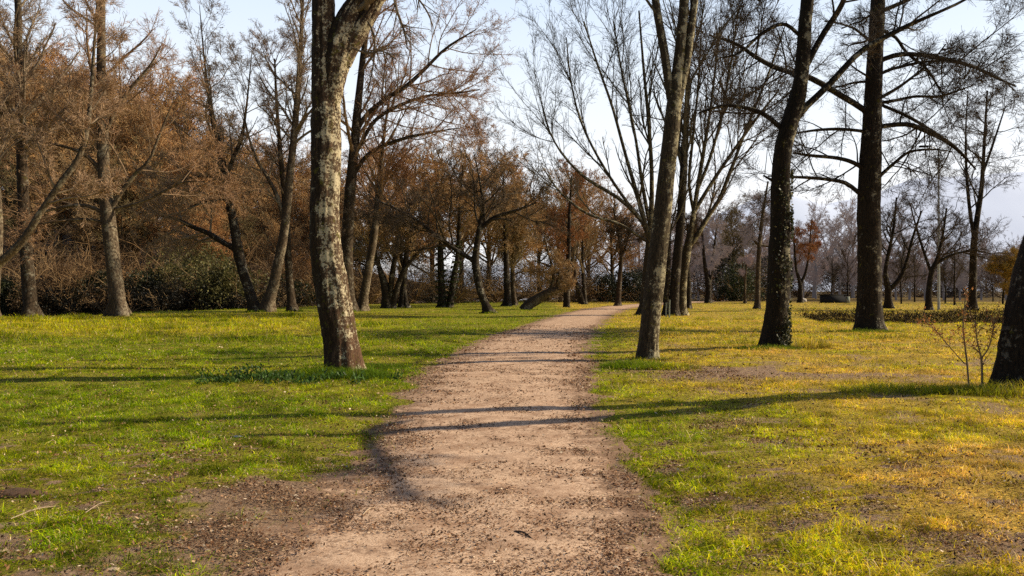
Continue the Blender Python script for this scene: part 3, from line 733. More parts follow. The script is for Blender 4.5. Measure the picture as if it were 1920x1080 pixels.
r8 = tree('leaning_tree', 'black shaded trunk leaning out of the photo at its right edge',
    [[(1920, 745, 122), (1926, 690, 106), (1937, 600, 98), (1952, 520, 92), (1974, 430, 86), (1996, 340, 78)],
     [(1990, 370, 60), (2003, 300, 56), (2015, 200, 50), (2030, 50, 44), (2050, -150, 36), (2075, -450, 22), (2100, -850, 6)],
     [(1994, 350, 54), (2030, 265, 54, -.35), (2075, 150, 48, -.75), (2120, 0, 42, -1.1), (2170, -200, 32, -1.3), (2240, -480, 10, -1.5)]],
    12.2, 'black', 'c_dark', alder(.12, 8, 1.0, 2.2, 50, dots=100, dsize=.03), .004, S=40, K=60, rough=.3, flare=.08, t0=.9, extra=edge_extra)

# ------------------------------------------------------------------ riverbank trees on the left
ald = lambda **k: alder(**k)
tree('alder_tree', 'tall thin straight bare tree on the river bank, leftmost upright trunk in view',
    [[(60, 592, 24), (51, 500, 22), (45, 400, 20), (41, 300, 18), (38, 200, 16), (36, 100, 12), (34, 0, 11), (30, -260, 3)]], 47, 'brown', 'c_alder', ald(n1=46, lo=3.5, hi=7.5, ang=46, dots=6000), .009, t0=.35)
tree('alder_tree', 'tall bare tree with pale lower trunk and wide crown, second upright trunk from left',
    [[(224, 592, 30), (213, 500, 26), (204, 420, 26), (196, 340, 22), (192, 250, 20), (190, 150, 17), (190, 60, 14), (192, -40, 11), (196, -280, 3)]], 46, 'pale', 'c_alder', ald(n1=54, lo=4, hi=8.5, ang=42, dots=8000), .009, t0=.36,
    limbs=[[(203, 405, 9), (192, 398, 8), (167, 387, 8), (135, 386, 7), (90, 395, 5), (60, 408, 2)], [(205, 420, 7), (187, 415, 6), (160, 411, 6), (110, 415, 4), (60, 422, 2)],
           [(208, 400, 10), (216, 378, 10), (235, 350, 9), (255, 325, 8), (280, 300, 6), (300, 250, 5), (325, 190, 2)], [(196, 345, 8), (180, 310, 8), (150, 285, 7), (100, 270, 5), (50, 262, 2)],
           [(210, 392, 6), (240, 386, 6), (280, 373, 5), (340, 343, 4), (385, 340, 2)], [(194, 260, 8), (215, 210, 8), (245, 165, 7), (280, 125, 5), (305, 80, 2)]])
tree('leaning_tree', 'pale thin trunk slanting up to the right from outside the left edge',
    [[(-150, 624, 24), (-105, 585, 21), (-50, 538, 18), (0, 492, 16), (40, 455, 14), (75, 400, 12), (112, 345, 11), (145, 300, 10), (163, 245, 9), (172, 160, 7), (177, 80, 5), (184, -20, 3)]], 31, 'pale', 'c_alder', ald(n1=20, lo=1.5, hi=3.5, ang=48, dots=2500, dsize=.05), .008, t0=.42)
tree('bare_tree', 'trunk cut by the left edge of the photo behind the slanting pale trunk',
    [[(-16, 600, 20), (-8, 520, 17), (-2, 440, 14), (-5, 370, 13), (-18, 250, 10), (-30, 120, 7), (-36, 0, 4)]], 43, 'pale', 'c_alder', ald(n1=22, lo=3, hi=6, dots=3000), .009, t0=.4)
tree('bare_tree', 'dark twisted tree with a long low branch to the left on the river bank',
    [[(480, 582, 22), (464, 535, 19), (448, 480, 20), (440, 430, 17), (429, 370, 15), (416, 300, 13), (405, 250, 12), (395, 200, 8), (384, 120, 4), (374, 10, 1)],
     [(423, 335, 8), (436, 300, 8), (452, 260, 7), (462, 200, 4), (474, 80, 1)]], 55, 'darkb', 'c_alder', ald(n1=52, lo=3.5, hi=6.5, ang=42, dots=9000, dsize=.08), .010, t0=.45,
    limbs=[[(446, 474, 12), (436, 464, 12), (414, 452, 11), (390, 437, 10), (360, 425, 9), (330, 410, 6), (298, 404, 3)], [(432, 380, 7), (410, 373, 6), (380, 378, 5), (352, 392, 3)], [(428, 352, 7), (412, 335, 7), (385, 330, 6), (350, 335, 5), (310, 350, 2)]])
tree('alder_tree', 'pale slender tree leaning right on the river bank just left of the thick lichen trunk',
    [[(498, 584, 24), (514, 530, 20), (530, 450, 17), (538, 390, 16), (543, 330, 15), (550, 270, 13), (556, 200, 12), (562, 120, 9), (566, 40, 7), (572, -160, 2)],
     [(534, 425, 8), (522, 375, 8), (503, 335, 7), (482, 300, 6), (466, 255, 4), (455, 200, 2)]], 55, 'pale', 'c_alder', ald(n1=50, lo=3.5, hi=6.5, ang=42, dots=6000, dsize=.07), .010, t0=.42)
tree('bare_tree', 'thin dark trunk close behind the pale slender riverside tree',
    [[(548, 582, 17), (542, 520, 14), (539, 450, 13), (534, 380, 11), (527, 300, 9), (519, 200, 6), (515, 110, 3)]], 58, 'brown', 'c_alder', ald(n1=28, lo=3, hi=6, dots=4000, dsize=.07), .010, t0=.45)
tree('alder_tree', 'tall tree with broad brown crown rising right behind the thick lichen trunk',
    [[(655, 579, 25), (650, 500, 24), (653, 420, 22), (657, 350, 20), (664, 280, 18), (671, 200, 15), (679, 120, 12), (688, 40, 9), (702, -180, 3)]], 58, 'brown', 'c_alder', ald(n1=74, lo=4.5, hi=9, ang=46, dots=14000, dsize=.08), .0105, t0=.34,
    limbs=[[(672, 240, 9), (690, 212, 9), (728, 182, 8), (760, 163, 8), (793, 133, 7), (837, 90, 5), (893, 55, 2)], [(666, 290, 8), (700, 230, 7), (740, 202, 7), (800, 180, 5), (860, 174, 4), (900, 168, 2)], [(662, 330, 8), (690, 290, 8), (740, 265, 7), (800, 250, 5), (860, 240, 2)]])
tree('bare_tree', 'thinner leaning trunk at the right shoulder of the thick lichen trunk',
    [[(678, 577, 17), (688, 520, 16), (700, 450, 14), (706, 400, 12), (713, 320, 9), (723, 230, 5), (735, 160, 3)]], 60, 'pale', 'c_alder', ald(n1=32, lo=3.5, hi=7, dots=8000, dsize=.08), .0105, t0=.4)
tree('bare_tree', 'dark tree splitting low into a V on the bank, right of the thick lichen trunk',
    [[(726, 578, 19), (722, 540, 16), (711, 500, 10), (699, 460, 8), (690, 400, 4)], [(728, 576, 13), (735, 520, 11), (745, 450, 8), (755, 380, 5), (764, 310, 3)], [(733, 574, 12), (748, 530, 10), (762, 500, 9), (792, 468, 6), (835, 440, 3)]], 68, 'darkb', 'c_wood2', spread(24, 3, 6, dots=6000, dsize=.1), .015, t0=.35)
tree('bare_tree', 'pair of close thin dark stems right of the V shaped tree',
    [[(752, 577, 12), (758, 520, 11), (763, 460, 9), (771, 390, 6), (780, 310, 3)], [(762, 577, 10), (756, 530, 8), (752, 480, 6), (748, 420, 3)]], 70, 'darkb', 'c_wood2', spread(22, 3, 5.5, dots=6000, dsize=.1), .015, t0=.4)
def ivy_far(root, base, src, lsrc):
    mb = MB()
    for Pk, Rk, _, _ in src:
        n = 900; f = rng.uniform(0, .5, n)*(len(Pk)-1); i = f.astype(int); c = Pk[i]; th = rng.uniform(0, 6.28, n); rr = Rk[i]*1.2+rng.uniform(0, .2, n)
        C = c+np.stack([np.cos(th)*rr, np.sin(th)*rr, rng.uniform(-.1, .1, n)], -1)
        mb.leaves(C, .16, np.array([[.05, .06, .018]])*rng.uniform(.4, 1.7, (n, 1)), .8)
    mb.build('ivy', M['leaf'], root, base, smooth=False)
tree('ivy_clad_tree', 'ivy wrapped pair of trunks at the meadow edge left of the curved small tree',
    [[(830, 573, 14), (827, 520, 13), (825, 450, 10), (820, 380, 7), (815, 300, 3)], [(843, 573, 12), (851, 520, 11), (858, 480, 9), (862, 400, 6), (868, 310, 3)]], 72, 'darkb', 'c_wood2', spread(26, 3, 6, dots=6000, dsize=.1), .015, t0=.45, extra=ivy_far)
tree('curved_tree', 'small dark tree with bent foot and forked crown on the grass left of path',
    [[(918, 587, 15), (911, 572, 14), (901, 547, 14), (895, 520, 14), (891, 490, 14), (893, 470, 12), (897, 440, 11), (902, 415, 9), (905, 385, 6), (899, 335, 3.5), (888, 285, 1.5)],
     [(898, 437, 8), (906, 425, 8), (925, 409, 8), (950, 400, 7), (975, 392, 5), (1005, 380, 3)]], 54, 'darkb', 'c_dark', spread(40, 3, 6, 48, dots=3500, dsize=.06), .011, t0=.5, S=14,
    limbs=[[(892, 492, 10), (886, 487, 9), (868, 477, 9), (840, 458, 8), (810, 435, 7), (780, 412, 6), (750, 395, 5), (700, 372, 2)]])
tree('bare_tree', 'upright dark trunk behind the grass rise between the curved tree and the fallen trunk',
    [[(952, 569, 14), (950, 520, 12), (948, 460, 9), (946, 400, 6), (944, 330, 3)]], 76, 'darkb', 'c_wood2', spread(28, 3, 6, dots=8000, dsize=.1), .016, t0=.3)
tree('bare_tree', 'thin trunk just right of the upright dark trunk near the curved tree',
    [[(964, 568, 10), (961, 520, 8), (962, 470, 6), (966, 400, 3)]], 80, 'brown', 'c_olive', spread(24, 3, 5, dots=7000, dsize=.1), .016, t0=.3)
tree('fallen_tree', 'thick half fallen trunk with upright shoots, leaning low left of the path bend',
    [[(982, 577, 19), (992, 571, 20), (1005, 563, 19), (1024, 551, 16), (1043, 544, 13), (1060, 541, 10), (1070, 536, 6)], [(1048, 543, 9), (1046, 530, 9), (1051, 516, 8), (1040, 505, 6), (1020, 495, 4), (1000, 488, 2)],
     [(1060, 541, 9), (1071, 528, 8), (1079, 514, 7), (1076, 503, 6), (1070, 492, 3)], [(1030, 549, 7), (1038, 520, 6), (1030, 480, 4), (1020, 440, 2)]], 64, 'pale', 'c_wood2', spread(20, 1.5, 3, dots=4000, dsize=.08), .013, t0=.5, flare=.1)
tree('bare_tree', 'upright trunk with orange brown leaves in its crown behind the fallen trunk',
    [[(1062, 568, 13), (1063, 520, 12), (1066, 470, 9), (1068, 400, 6), (1072, 330, 3)]], 72, 'darkb', 'c_orange', spread(26, 2, 4, dots=5000, dsize=.10, up=.05), .013, t0=.3)
tree('bare_tree', 'pair of slanting dark trunks right of the orange leaved tree',
    [[(1094, 563, 12), (1086, 545, 11), (1078, 525, 9), (1074, 480, 6), (1072, 420, 3)], [(1097, 562, 9), (1095, 540, 7), (1092, 480, 5), (1096, 410, 3)]], 88, 'darkb', 'c_wood2', vase(26, 3, 6), .018, t0=.3)
tree('young_tree', 'small slim tree beside the far path bend in front of the dark hedge',
    [[(1158, 564, 10), (1162, 520, 9), (1165, 480, 7), (1160, 440, 5), (1150, 390, 3)], [(1165, 485, 5), (1175, 455, 4), (1185, 410, 2)]], 78, 'brown', 'c_dark', spread(18, 2, 4, dots=1200, dsize=.08), .014, t0=.5)

# ------------------------------------------------------------------ big ash clump right of the path
tree('ash_tree', 'vase shaped bare tree behind the slender leaning trunk, boughs sweeping to the left',
    [[(1205, 580, 15), (1212, 510, 14), (1218, 445, 13), (1221, 400, 10), (1222, 330, 8), (1217, 240, 7), (1207, 130, 5), (1198, 20, 3)]], 50, 'birchy', 'c_vase', vase(44, 3, 7, 26, 1.7), .0085, t0=.55, S=14,
    limbs=[[(1218, 462, 9), (1208, 412, 9), (1190, 350, 8), (1170, 280, 6), (1148, 200, 5), (1120, 120, 4), (1095, 40, 2)], [(1215, 440, 8), (1200, 410, 8), (1160, 372, 7), (1100, 335, 6), (1055, 290, 4), (1028, 240, 3), (1012, 180, 2)],
           [(1214, 425, 7), (1180, 385, 6), (1130, 310, 5), (1090, 230, 4), (1070, 150, 3), (1062, 70, 2)], [(1218, 420, 7), (1205, 350, 7), (1190, 250, 5), (1165, 130, 4), (1150, 40, 2)], [(1212, 452, 6), (1160, 420, 6), (1100, 400, 5), (1050, 360, 4), (1015, 310, 2)]])
tree('ash_tree', 'dark straight stem of the bare tree clump right behind the slender leaning trunk',
    [[(1262, 582, 18), (1268, 500, 17), (1275, 430, 16), (1280, 350, 15), (1284, 280, 13), (1288, 200, 10), (1292, 100, 7), (1298, -20, 4)], [(1247, 586, 11), (1251, 540, 10), (1254, 470, 8), (1256, 400, 4)]], 49, 'darkb', 'c_vase', vase(28, 3, 6.5, 28, .9), .0085, t0=.4, S=14)
tree('ash_tree', 'pale stemmed bare tree forking right, rightmost of the clump behind the leaning trunk',
    [[(1276, 580, 17), (1281, 520, 16), (1288, 470, 16), (1296, 430, 11), (1302, 390, 9), (1310, 340, 8), (1320, 280, 7), (1334, 190, 5), (1350, 50, 3)], [(1290, 462, 11), (1305, 445, 10), (1325, 410, 9), (1348, 375, 8), (1368, 325, 7), (1402, 235, 5), (1440, 140, 4), (1475, 40, 2)],
     [(1300, 400, 8), (1330, 350, 7), (1370, 290, 6), (1420, 220, 5), (1460, 170, 3)]], 50, 'birchy', 'c_vase', vase(54, 3, 7, 27, 1.7), .0085, t0=.5, S=14,
    limbs=[[(1306, 360, 7), (1330, 300, 6), (1352, 220, 5), (1370, 120, 4), (1385, 20, 2)], [(1300, 395, 6), (1292, 340, 6), (1300, 250, 5), (1310, 150, 4), (1316, 30, 2)]])
tree('young_tree', 'thin dark trunk standing just right of the bare tree clump',
    [[(1291, 567, 10), (1291, 530, 9), (1289, 480, 7), (1290, 420, 4)]], 66, 'darkb', 'c_dark', spread(14, 2, 3, dots=500), .014, t0=.5)
tree('bare_tree', 'dark forked small tree in the middle distance right of the bare tree clump',
    [[(1327, 562, 11), (1328, 535, 11), (1322, 500, 7), (1318, 460, 5), (1315, 410, 3)], [(1329, 537, 7), (1335, 500, 6), (1338, 470, 4), (1345, 420, 3)]], 98, 'darkb', 'c_haze', spread(26, 2.5, 5, dots=4000, dsize=.12), .018, t0=.4)
tree('pollard_tree', 'bare trunk with a crooked top and few twigs left of the ivy trunk',
    [[(1420, 575, 10), (1421, 530, 9), (1423, 470, 8), (1428, 420, 7), (1432, 390, 5), (1440, 340, 3)]], 66, 'pale', 'c_haze', spread(12, 1, 2.5, dots=300), .013, t0=.5, limbs=[[(1423, 460, 6), (1415, 452, 5), (1405, 440, 3)], [(1426, 460, 5), (1440, 462, 4), (1452, 468, 2)]])
tree('young_tree', 'very thin pale forked sapling in front of the dark green bush',
    [[(1397, 558, 4), (1397, 530, 4), (1399, 505, 3), (1402, 480, 2)], [(1397, 535, 3), (1393, 505, 2), (1391, 480, 2)]], 95, 'pale', 'c_haze', spread(8, .6, 1.5, dots=0), .015, t0=.5)
tree('young_tree', 'small round far tree with orange leaves between ivy trunk and tall dark trunk',
    [[(1500, 563, 9), (1500, 532, 8), (1493, 505, 5), (1490, 470, 4), (1488, 430, 2)], [(1500, 534, 7), (1509, 515, 5), (1515, 488, 4), (1519, 450, 3), (1522, 410, 2)]], 98, 'darkb', 'c_orange', spread(20, 1.5, 3.2, dots=1500, dsize=.12, up=.04), .017, t0=.45)
tree('bare_tree', 'low forking dark tree with spreading boughs right beside the tall dark trunk',
    [[(1666, 573, 13), (1665, 542, 12), (1660, 510, 8), (1667, 470, 6), (1675, 430, 5), (1681, 370, 3)], [(1667, 545, 9), (1688, 520, 8), (1700, 490, 6), (1710, 450, 5), (1728, 395, 3)]], 68, 'darkb', 'c_dark', spread(26, 2, 4.5, 46, k=.7, dots=1200, dsize=.05), .0085, t0=.4)
tree('bare_tree', 'umbrella shaped dark tree in front of the grey lamp post',
    [[(1740, 576, 12), (1742, 542, 10), (1747, 510, 9), (1756, 488, 7), (1766, 450, 5), (1775, 390, 3)], [(1746, 512, 6), (1735, 480, 5), (1722, 440, 4), (1708, 390, 2)], [(1752, 496, 6), (1785, 478, 5), (1825, 470, 4), (1860, 476, 2)]], 63, 'darkb', 'c_dark', spread(28, 2.2, 5, 50, k=.7, dots=1400, dsize=.05), .0085, t0=.4)
tree('alder_tree', 'tall two stemmed tree right of the lamp post, near the right edge of the photo',
    [[(1823, 574, 15), (1824, 520, 13), (1826, 460, 12), (1832, 410, 10), (1838, 370, 9), (1842, 330, 7), (1846, 260, 5), (1851, 170, 3)], [(1826, 445, 7), (1818, 390, 6), (1812, 320, 5), (1811, 240, 3), (1815, 170, 2)],
     [(1843, 325, 5), (1862, 270, 4), (1885, 200, 2)]], 64, 'darkb', 'c_dark', spread(34, 2.5, 5.5, 46, k=.7, dots=1800, dsize=.055, up=.035), .0085, t0=.42)

structure(gm.build('grass', M['grass'], smooth=False), 'stuff')

# ------------------------------------------------------------------ repeated woodland trees
def proto(kind, h, cw, n1, bark, cm, dots, dsize, tw, seed):
    global rng
    rng = np.random.default_rng(seed)
    C = np.array([[0, 0, -.3, .016*h], [rng.normal(0, .1), rng.normal(0, .1), h*.25, .013*h], [rng.normal(0, .25), rng.normal(0, .25), h*.55, .009*h], [rng.normal(0, .35), rng.normal(0, .3), h*.8, .005*h], [rng.normal(0, .4), rng.normal(0, .3), h*.98, .002*h]])
    q = spline(C, 18); Pk, Rk = q[:, :3], q[:, 3]
    root = bpy.data.objects.new('woodland_tree', None); COL.objects.link(root); root.empty_display_size = .3
    tb = MB(); trunk_tube(tb, Pk, Rk, 8, .25, seed=seed); tb.build('trunk', M[bark], root)
    mb = MB()
    cfg = dome(n1, h, dots, dsize) if kind == 'spread' else vase(n1, cw*.6, cw, 34)
    if kind != 'spread': cfg['dots'] = dots; cfg['dsize'] = dsize
    crown_mesh(mb, [(Pk, Rk, 1, .2)], cfg, tw); mb.build('crown', M[cm], root)
    return root
def copy_tree(o, name=None):
    c = o.copy(); COL.objects.link(c)
    if name: c.name = name
    for ch in o.children:
        d = ch.copy(); COL.objects.link(d); d.parent = c
    return c
protos = [proto('spread', 13, 5.5, 30, 'pale', m, 7000, .10, .013, 40+i) for i, m in enumerate(['c_wood', 'c_wood2', 'c_wood', 'c_olive'])]
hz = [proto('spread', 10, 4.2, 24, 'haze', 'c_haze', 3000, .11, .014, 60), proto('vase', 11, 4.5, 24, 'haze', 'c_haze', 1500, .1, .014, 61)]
parks = [proto('spread', 7, 3.2, 14, 'darkb', 'c_dark', 300, .05, .008, 70), proto('vase', 8, 3.2, 20, 'darkb', 'c_dark', 300, .05, .010, 71)]
amb = proto('spread', 6, 3.4, 24, 'darkb', 'c_amber', 9000, .15, .018, 72)
rng = np.random.default_rng(77)
used = set()
ORD = ['first', 'second', 'third', 'fourth', 'fifth', 'sixth', 'seventh', 'eighth', 'ninth', 'tenth', 'eleventh', 'twelfth', 'thirteenth', 'fourteenth', 'fifteenth', 'sixteenth', 'seventeenth', 'eighteenth', 'nineteenth', 'twentieth', 'twenty-first', 'twenty-second']
def place(pr, px, Y, top, label, group, name='woodland_tree', sx=1.0, h0=13.0, cat='tree'):
    x = P(px, Y); z = gz(x, Y); need = CAM+(HZ-top)/F*Y-z
    o = pr if pr.name not in used else copy_tree(pr)
    used.add(pr.name)
    if o is pr: o.name = name
    else: o.name = name
    used.add(o.name) if o is pr else None
    s = max(.3, need/h0); o.location = (x, Y, z); o.scale = (s*sx, s*sx, s); o.rotation_euler = (0, 0, rng.uniform(0, 6.28))
    tag(o, label, cat, group); return o
sky_x = [-200, 0, 60, 150, 240, 300, 345, 400, 460, 520, 570, 640, 720, 850, 930, 980, 1040, 1100, 1200]
sky_y = [60, 70, 85, 118, 122, 130, 180, 232, 238, 250, 280, 270, 262, 262, 275, 300, 318, 325, 360]
k = 0
for row, (Y, n, x0, x1, drop, adj) in enumerate(((122, 18, -60, 640, 0, 'russet'), (104, 16, -40, 660, 65, 'russet brown'), (90, 14, -60, 700, 150, 'dull brown'))):
    for i in range(n):
        px = x0+(x1-x0)*(i+.5)/n+rng.uniform(-12, 12)
        top = np.interp(px, sky_x, sky_y)+drop+rng.uniform(-8, 22)
        place(protos[(k*7+row) % (4 if row == 2 else 3)], px, Y+rng.uniform(-4, 4), top, f"{adj} bare tree across the river, {ORD[i]} from left in the {['back','middle','front'][row]} row", 'bare woodland trees across the river', sx=1.15); k += 1
for i, (px, Y, top) in enumerate([(690, 100, 268), (750, 92, 262), (810, 104, 258), (865, 95, 262), (915, 104, 272), (965, 96, 300), (1010, 112, 305), (1050, 104, 322), (1105, 118, 318), (1145, 110, 345)]):
    place(protos[(i*3+1) % 4], px, Y, top, f"brown bare tree behind the left meadow trees, {ORD[i]} right of the thick lichen trunk", 'bare woodland trees behind the left meadow', sx=1.1)
for i, (px, Y, top) in enumerate([(1195, 150, 395), (1240, 160, 400), (1300, 150, 405), (1345, 135, 395), (1390, 130, 390), (1430, 150, 405), (1475, 170, 425), (1525, 165, 415), (1560, 180, 400), (1600, 165, 405), (1650, 190, 430), (1690, 170, 415), (1720, 200, 450), (1765, 185, 440), (1800, 210, 460), (1850, 190, 445), (1900, 200, 450), (1950, 190, 440)]):
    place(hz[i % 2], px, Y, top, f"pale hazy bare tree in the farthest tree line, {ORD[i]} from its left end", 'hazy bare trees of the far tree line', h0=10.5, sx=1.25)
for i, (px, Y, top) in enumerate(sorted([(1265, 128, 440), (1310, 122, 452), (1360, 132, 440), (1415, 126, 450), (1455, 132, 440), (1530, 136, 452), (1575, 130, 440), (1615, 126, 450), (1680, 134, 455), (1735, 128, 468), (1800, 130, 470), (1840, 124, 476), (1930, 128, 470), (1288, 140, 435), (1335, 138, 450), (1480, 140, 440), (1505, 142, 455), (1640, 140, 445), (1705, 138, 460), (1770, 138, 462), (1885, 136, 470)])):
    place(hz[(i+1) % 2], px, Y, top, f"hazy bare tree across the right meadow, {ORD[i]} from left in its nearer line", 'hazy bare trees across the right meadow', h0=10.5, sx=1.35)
place(protos[3], 1372, 118, 385, 'big rounded brown tree behind the pollard trunk', None, sx=1.1)
for i, (px, Y, top) in enumerate([(1690, 92, 455), (1715, 105, 470), (1772, 95, 465), (1790, 84, 450), (1862, 110, 480), (1905, 96, 470), (1560, 120, 470), (1590, 118, 465)]):
    place(parks[i % 2], px, Y, top, f"small bare park tree {['left of the umbrella shaped tree', 'just left of the umbrella shaped tree', 'right behind the lamp post', 'between the lamp post and the tall two stemmed tree', 'behind and right of the tall two stemmed tree', 'beside the black leaning trunk', 'behind the dark low wall', 'touching the tall dark trunk on its left'][i]}", 'small bare park trees', name='park_tree', h0=7.6)
place(amb, 1880, 92, 478, 'low tree with amber yellow leaves beside the black leaning trunk', None, name='amber_tree', h0=6, sx=1.3)

# ------------------------------------------------------------------ shrubs along the river and hedges
def shrub(name, label, px, Y, w, h, n, size, col, col2, group=None, zb=None, lobes=7, stems=14, asp=.55, cat='shrub', dep=.7, loc_seed=None):
    x = P(px, Y); z = gz(x, Y) if zb is None else zb
    root = empty(name, (x, Y, z), label, cat, group)
    L = np.stack([rng.uniform(-.7, .7, lobes)*w/2, rng.uniform(-.6, .6, lobes)*w/2*dep, rng.uniform(.15, .8, lobes)*h], -1); lr = rng.uniform(.22, .42, lobes)*min(w, h*1.4)
    li = rng.integers(0, lobes, n); d = rng.normal(size=(n, 3)); d /= np.linalg.norm(d, axis=1, keepdims=True)
    C = L[li]+d*(lr[li]*rng.uniform(.3, 1.05, n)**.6)[:, None]
    f = fbm(C[:, 0]/.8+px, C[:, 1]/.8, C[:, 2]/.8, 3); C = C[(f > .40) & (C[:, 2] > -.05)]
    f = fbm(C[:, 0]/.5+px, C[:, 1]/.5+9, C[:, 2]/.5, 2)[:, None]
    c = (np.array([col])+(np.array([col2])-np.array([col]))*sstep(.35, .65, f))*rng.uniform(.45, 1.5, (len(C), 1))
    mb = MB(); mb.leaves(C, size, c, asp); mb.build('foliage', M['leaf'], root, smooth=False)
    sb = MB(); a = rng.uniform(0, 6.28, stems); st = np.stack([np.cos(a)*.05, np.sin(a)*.05, np.full(stems, -.1)], -1)
    dd = np.stack([np.cos(a)*(.3+.11*w), np.sin(a)*(.3+.08*w), np.full(stems, 1.0)], -1)
    Pk, Rk = grow(st, dd, np.full(stems, h)*rng.uniform(.7, 1.15, stems), np.full(stems, .03+.006*h), 7, .15, -.03)
    sb.tubes(Pk, Rk, 5, rng.uniform(.2, .8, (stems, 1))); P2 = spawn(Pk, Rk, stems*14, .2, 1, 45, 15)
    Pj, Rj = grow(P2[0], P2[1], np.full(stems*14, h*.28)*rng.uniform(.5, 1.3, stems*14), np.full(stems*14, .018), 4, .15, -.02)
    sb.tubes(Pj, Rj, 3, rng.uniform(.5, 1, (stems*14, 1))); sb.build('stems', M['c_wood2'], root)
    return root
OL, OL2, DK, DK2 = (.060, .055, .016), (.25, .22, .075), (.018, .020, .008), (.05, .052, .018)
BR, BR2 = (.06, .034, .016), (.26, .15, .07)
sh = [('olive_shrub', 'olive leafed bush drooping over the river, right of the pale lower trunk', 330, 77, 6.5, 5.0, OL, OL2), ('olive_shrub', 'wide olive bush left of the dark twisted tree across the river', 405, 76, 7.0, 5.5, OL, OL2),
      ('olive_shrub', 'low olive bush at the water under the dark twisted tree', 450, 74, 6.0, 4.0, OL, OL2), ('olive_shrub', 'tall olive bush higher up the far bank behind the dark twisted tree', 372, 82, 8, 9, OL, OL2),
      ('dark_shrub', 'dark shaded bush at the water left of the pale lower trunk', 175, 75, 5, 3.5, DK, DK2), ('dark_shrub', 'dark bush at the water between the pale lower trunk and the olive bushes', 262, 75, 5, 4.5, DK, DK2),
      ('dark_shrub', 'dark bush at the water left of the thick lichen trunk', 560, 78, 5, 3.5, DK, DK2), ('dark_shrub', 'dark bush at the foot of the far bank by the left edge', 15, 72, 5, 3, DK, DK2),
      ('bramble_thicket', 'red brown thicket on the far bank between the two leftmost upright trunks', 110, 74, 6, 6, BR, BR2), ('bramble_thicket', 'brown hanging thicket left of the pale lower trunk', 165, 79, 6, 7.5, BR, BR2),
      ('bramble_thicket', 'brown thicket at the left edge across the river', 20, 78, 7, 8, BR, BR2), ('bramble_thicket', 'brown thicket right behind the pale lower trunk', 258, 82, 7, 8, BR, BR2),
      ('bramble_thicket', 'brown thicket by the water behind the pale slender tree', 505, 80, 6, 5, BR, BR2), ('bramble_thicket', 'orange brown thicket left of the thick lichen trunk', 565, 84, 6, 7, BR, (.34, .17, .06)),
      ('bramble_thicket', 'brown thicket right of the thick lichen trunk', 690, 86, 6, 5, BR, BR2), ('bramble_thicket', 'grey brown tangle behind the V shaped tree', 770, 90, 8, 6, (.05, .042, .03), (.15, .12, .08)),
      ('bramble_thicket', 'grey brown tangle behind the ivy wrapped pair of trunks', 850, 92, 8, 5.5, (.05, .042, .03), (.14, .11, .08)), ('bramble_thicket', 'brown tangle behind the curved small tree', 930, 96, 8, 5.5, (.05, .04, .03), (.17, .12, .075)),
      ('bramble_thicket', 'brown tangle behind the fallen trunk', 1010, 98, 8, 5.5, (.05, .04, .028), (.18, .115, .065)), ('bramble_thicket', 'brown tangle behind the orange leaved tree', 1080, 104, 8, 5.5, (.05, .038, .028), (.16, .10, .06)),
      ('dark_hedge', 'dark evergreen bush right of the far path bend', 1150, 104, 7, 3.8, (.010, .014, .008), (.028, .034, .018)), ('dark_hedge', 'dark evergreen bush behind the slender leaning trunk', 1215, 106, 8, 4.2, (.010, .014, .008), (.028, .034, .018)),
      ('evergreen_bush', 'dark green bush behind the thin pale sapling', 1388, 112, 7, 4.5, (.018, .024, .010), (.06, .075, .022)), ('evergreen_bush', 'dark evergreen tree clump left of the ivy trunk', 1345, 116, 8, 6.5, (.018, .020, .012), (.05, .052, .026)),
      ('evergreen_bush', 'dark evergreen bush right behind the pollard trunk', 1428, 120, 7, 7, (.02, .022, .014), (.06, .055, .03))]
for nm, lab, px, Y, w, h, c1, c2 in sh:
    shrub(nm, lab, px, Y, w, h, 9000, .22 if nm != 'bramble_thicket' else .26, c1, c2, zb=-.35 if (Y < 80 and px < 600) else None, asp=.6 if nm != 'bramble_thicket' else .14, stems=14 if nm != 'bramble_thicket' else 34)

for i in range(13):
    shrub('bramble_thicket', f"dark brown tangle behind the left meadow trees, {ORD[i]} from left in the back row", 610+52*i+rng.uniform(-9, 9), 116+rng.uniform(-4, 5), 10, rng.uniform(5, 8), 8000, .3, (.035, .026, .018), (.15, .10, .06), group='brown thickets closing off the meadow', asp=.2, stems=30)
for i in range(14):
    shrub('hazy_thicket', f"pale hazy thicket under the farthest tree line, {ORD[i]} from its left end", 1235+54*i+rng.uniform(-9, 9), 175+rng.uniform(-8, 25), 15, rng.uniform(6, 11), 10000, .42, (.12, .105, .105), (.26, .215, .20), group='hazy thickets under the far tree line', asp=.25, stems=30)  # haze put into the pale leaf colours
for i, (px, lab) in enumerate([(45, 'below the leftmost upright trunk'), (85, 'right of the leftmost upright trunk'), (135, 'midway between the two leftmost upright trunks'), (195, 'left foot of the pale lower trunk'), (245, 'right foot of the pale lower trunk'), (300, 'below the olive bushes, left one'), (352, 'below the olive bushes, middle one'), (420, 'left of the dark twisted tree foot'), (465, 'behind the dark twisted tree foot'), (530, 'between the two slender riverside trunks')]):
    shrub('dark_shrub', 'low black shaded growth overhanging the river, '+lab, px, 71.5+rng.uniform(-1, 1), rng.uniform(3, 5.5), rng.uniform(.6, 2.9), 2600, .2, (.008, .007, .004), (.025, .02, .010) if i % 3 else (.13, .075, .035), group='shaded growth overhanging the river', zb=-.35, stems=8, asp=.4)  # added growth; its near-black leaves stand in for shade along the bank

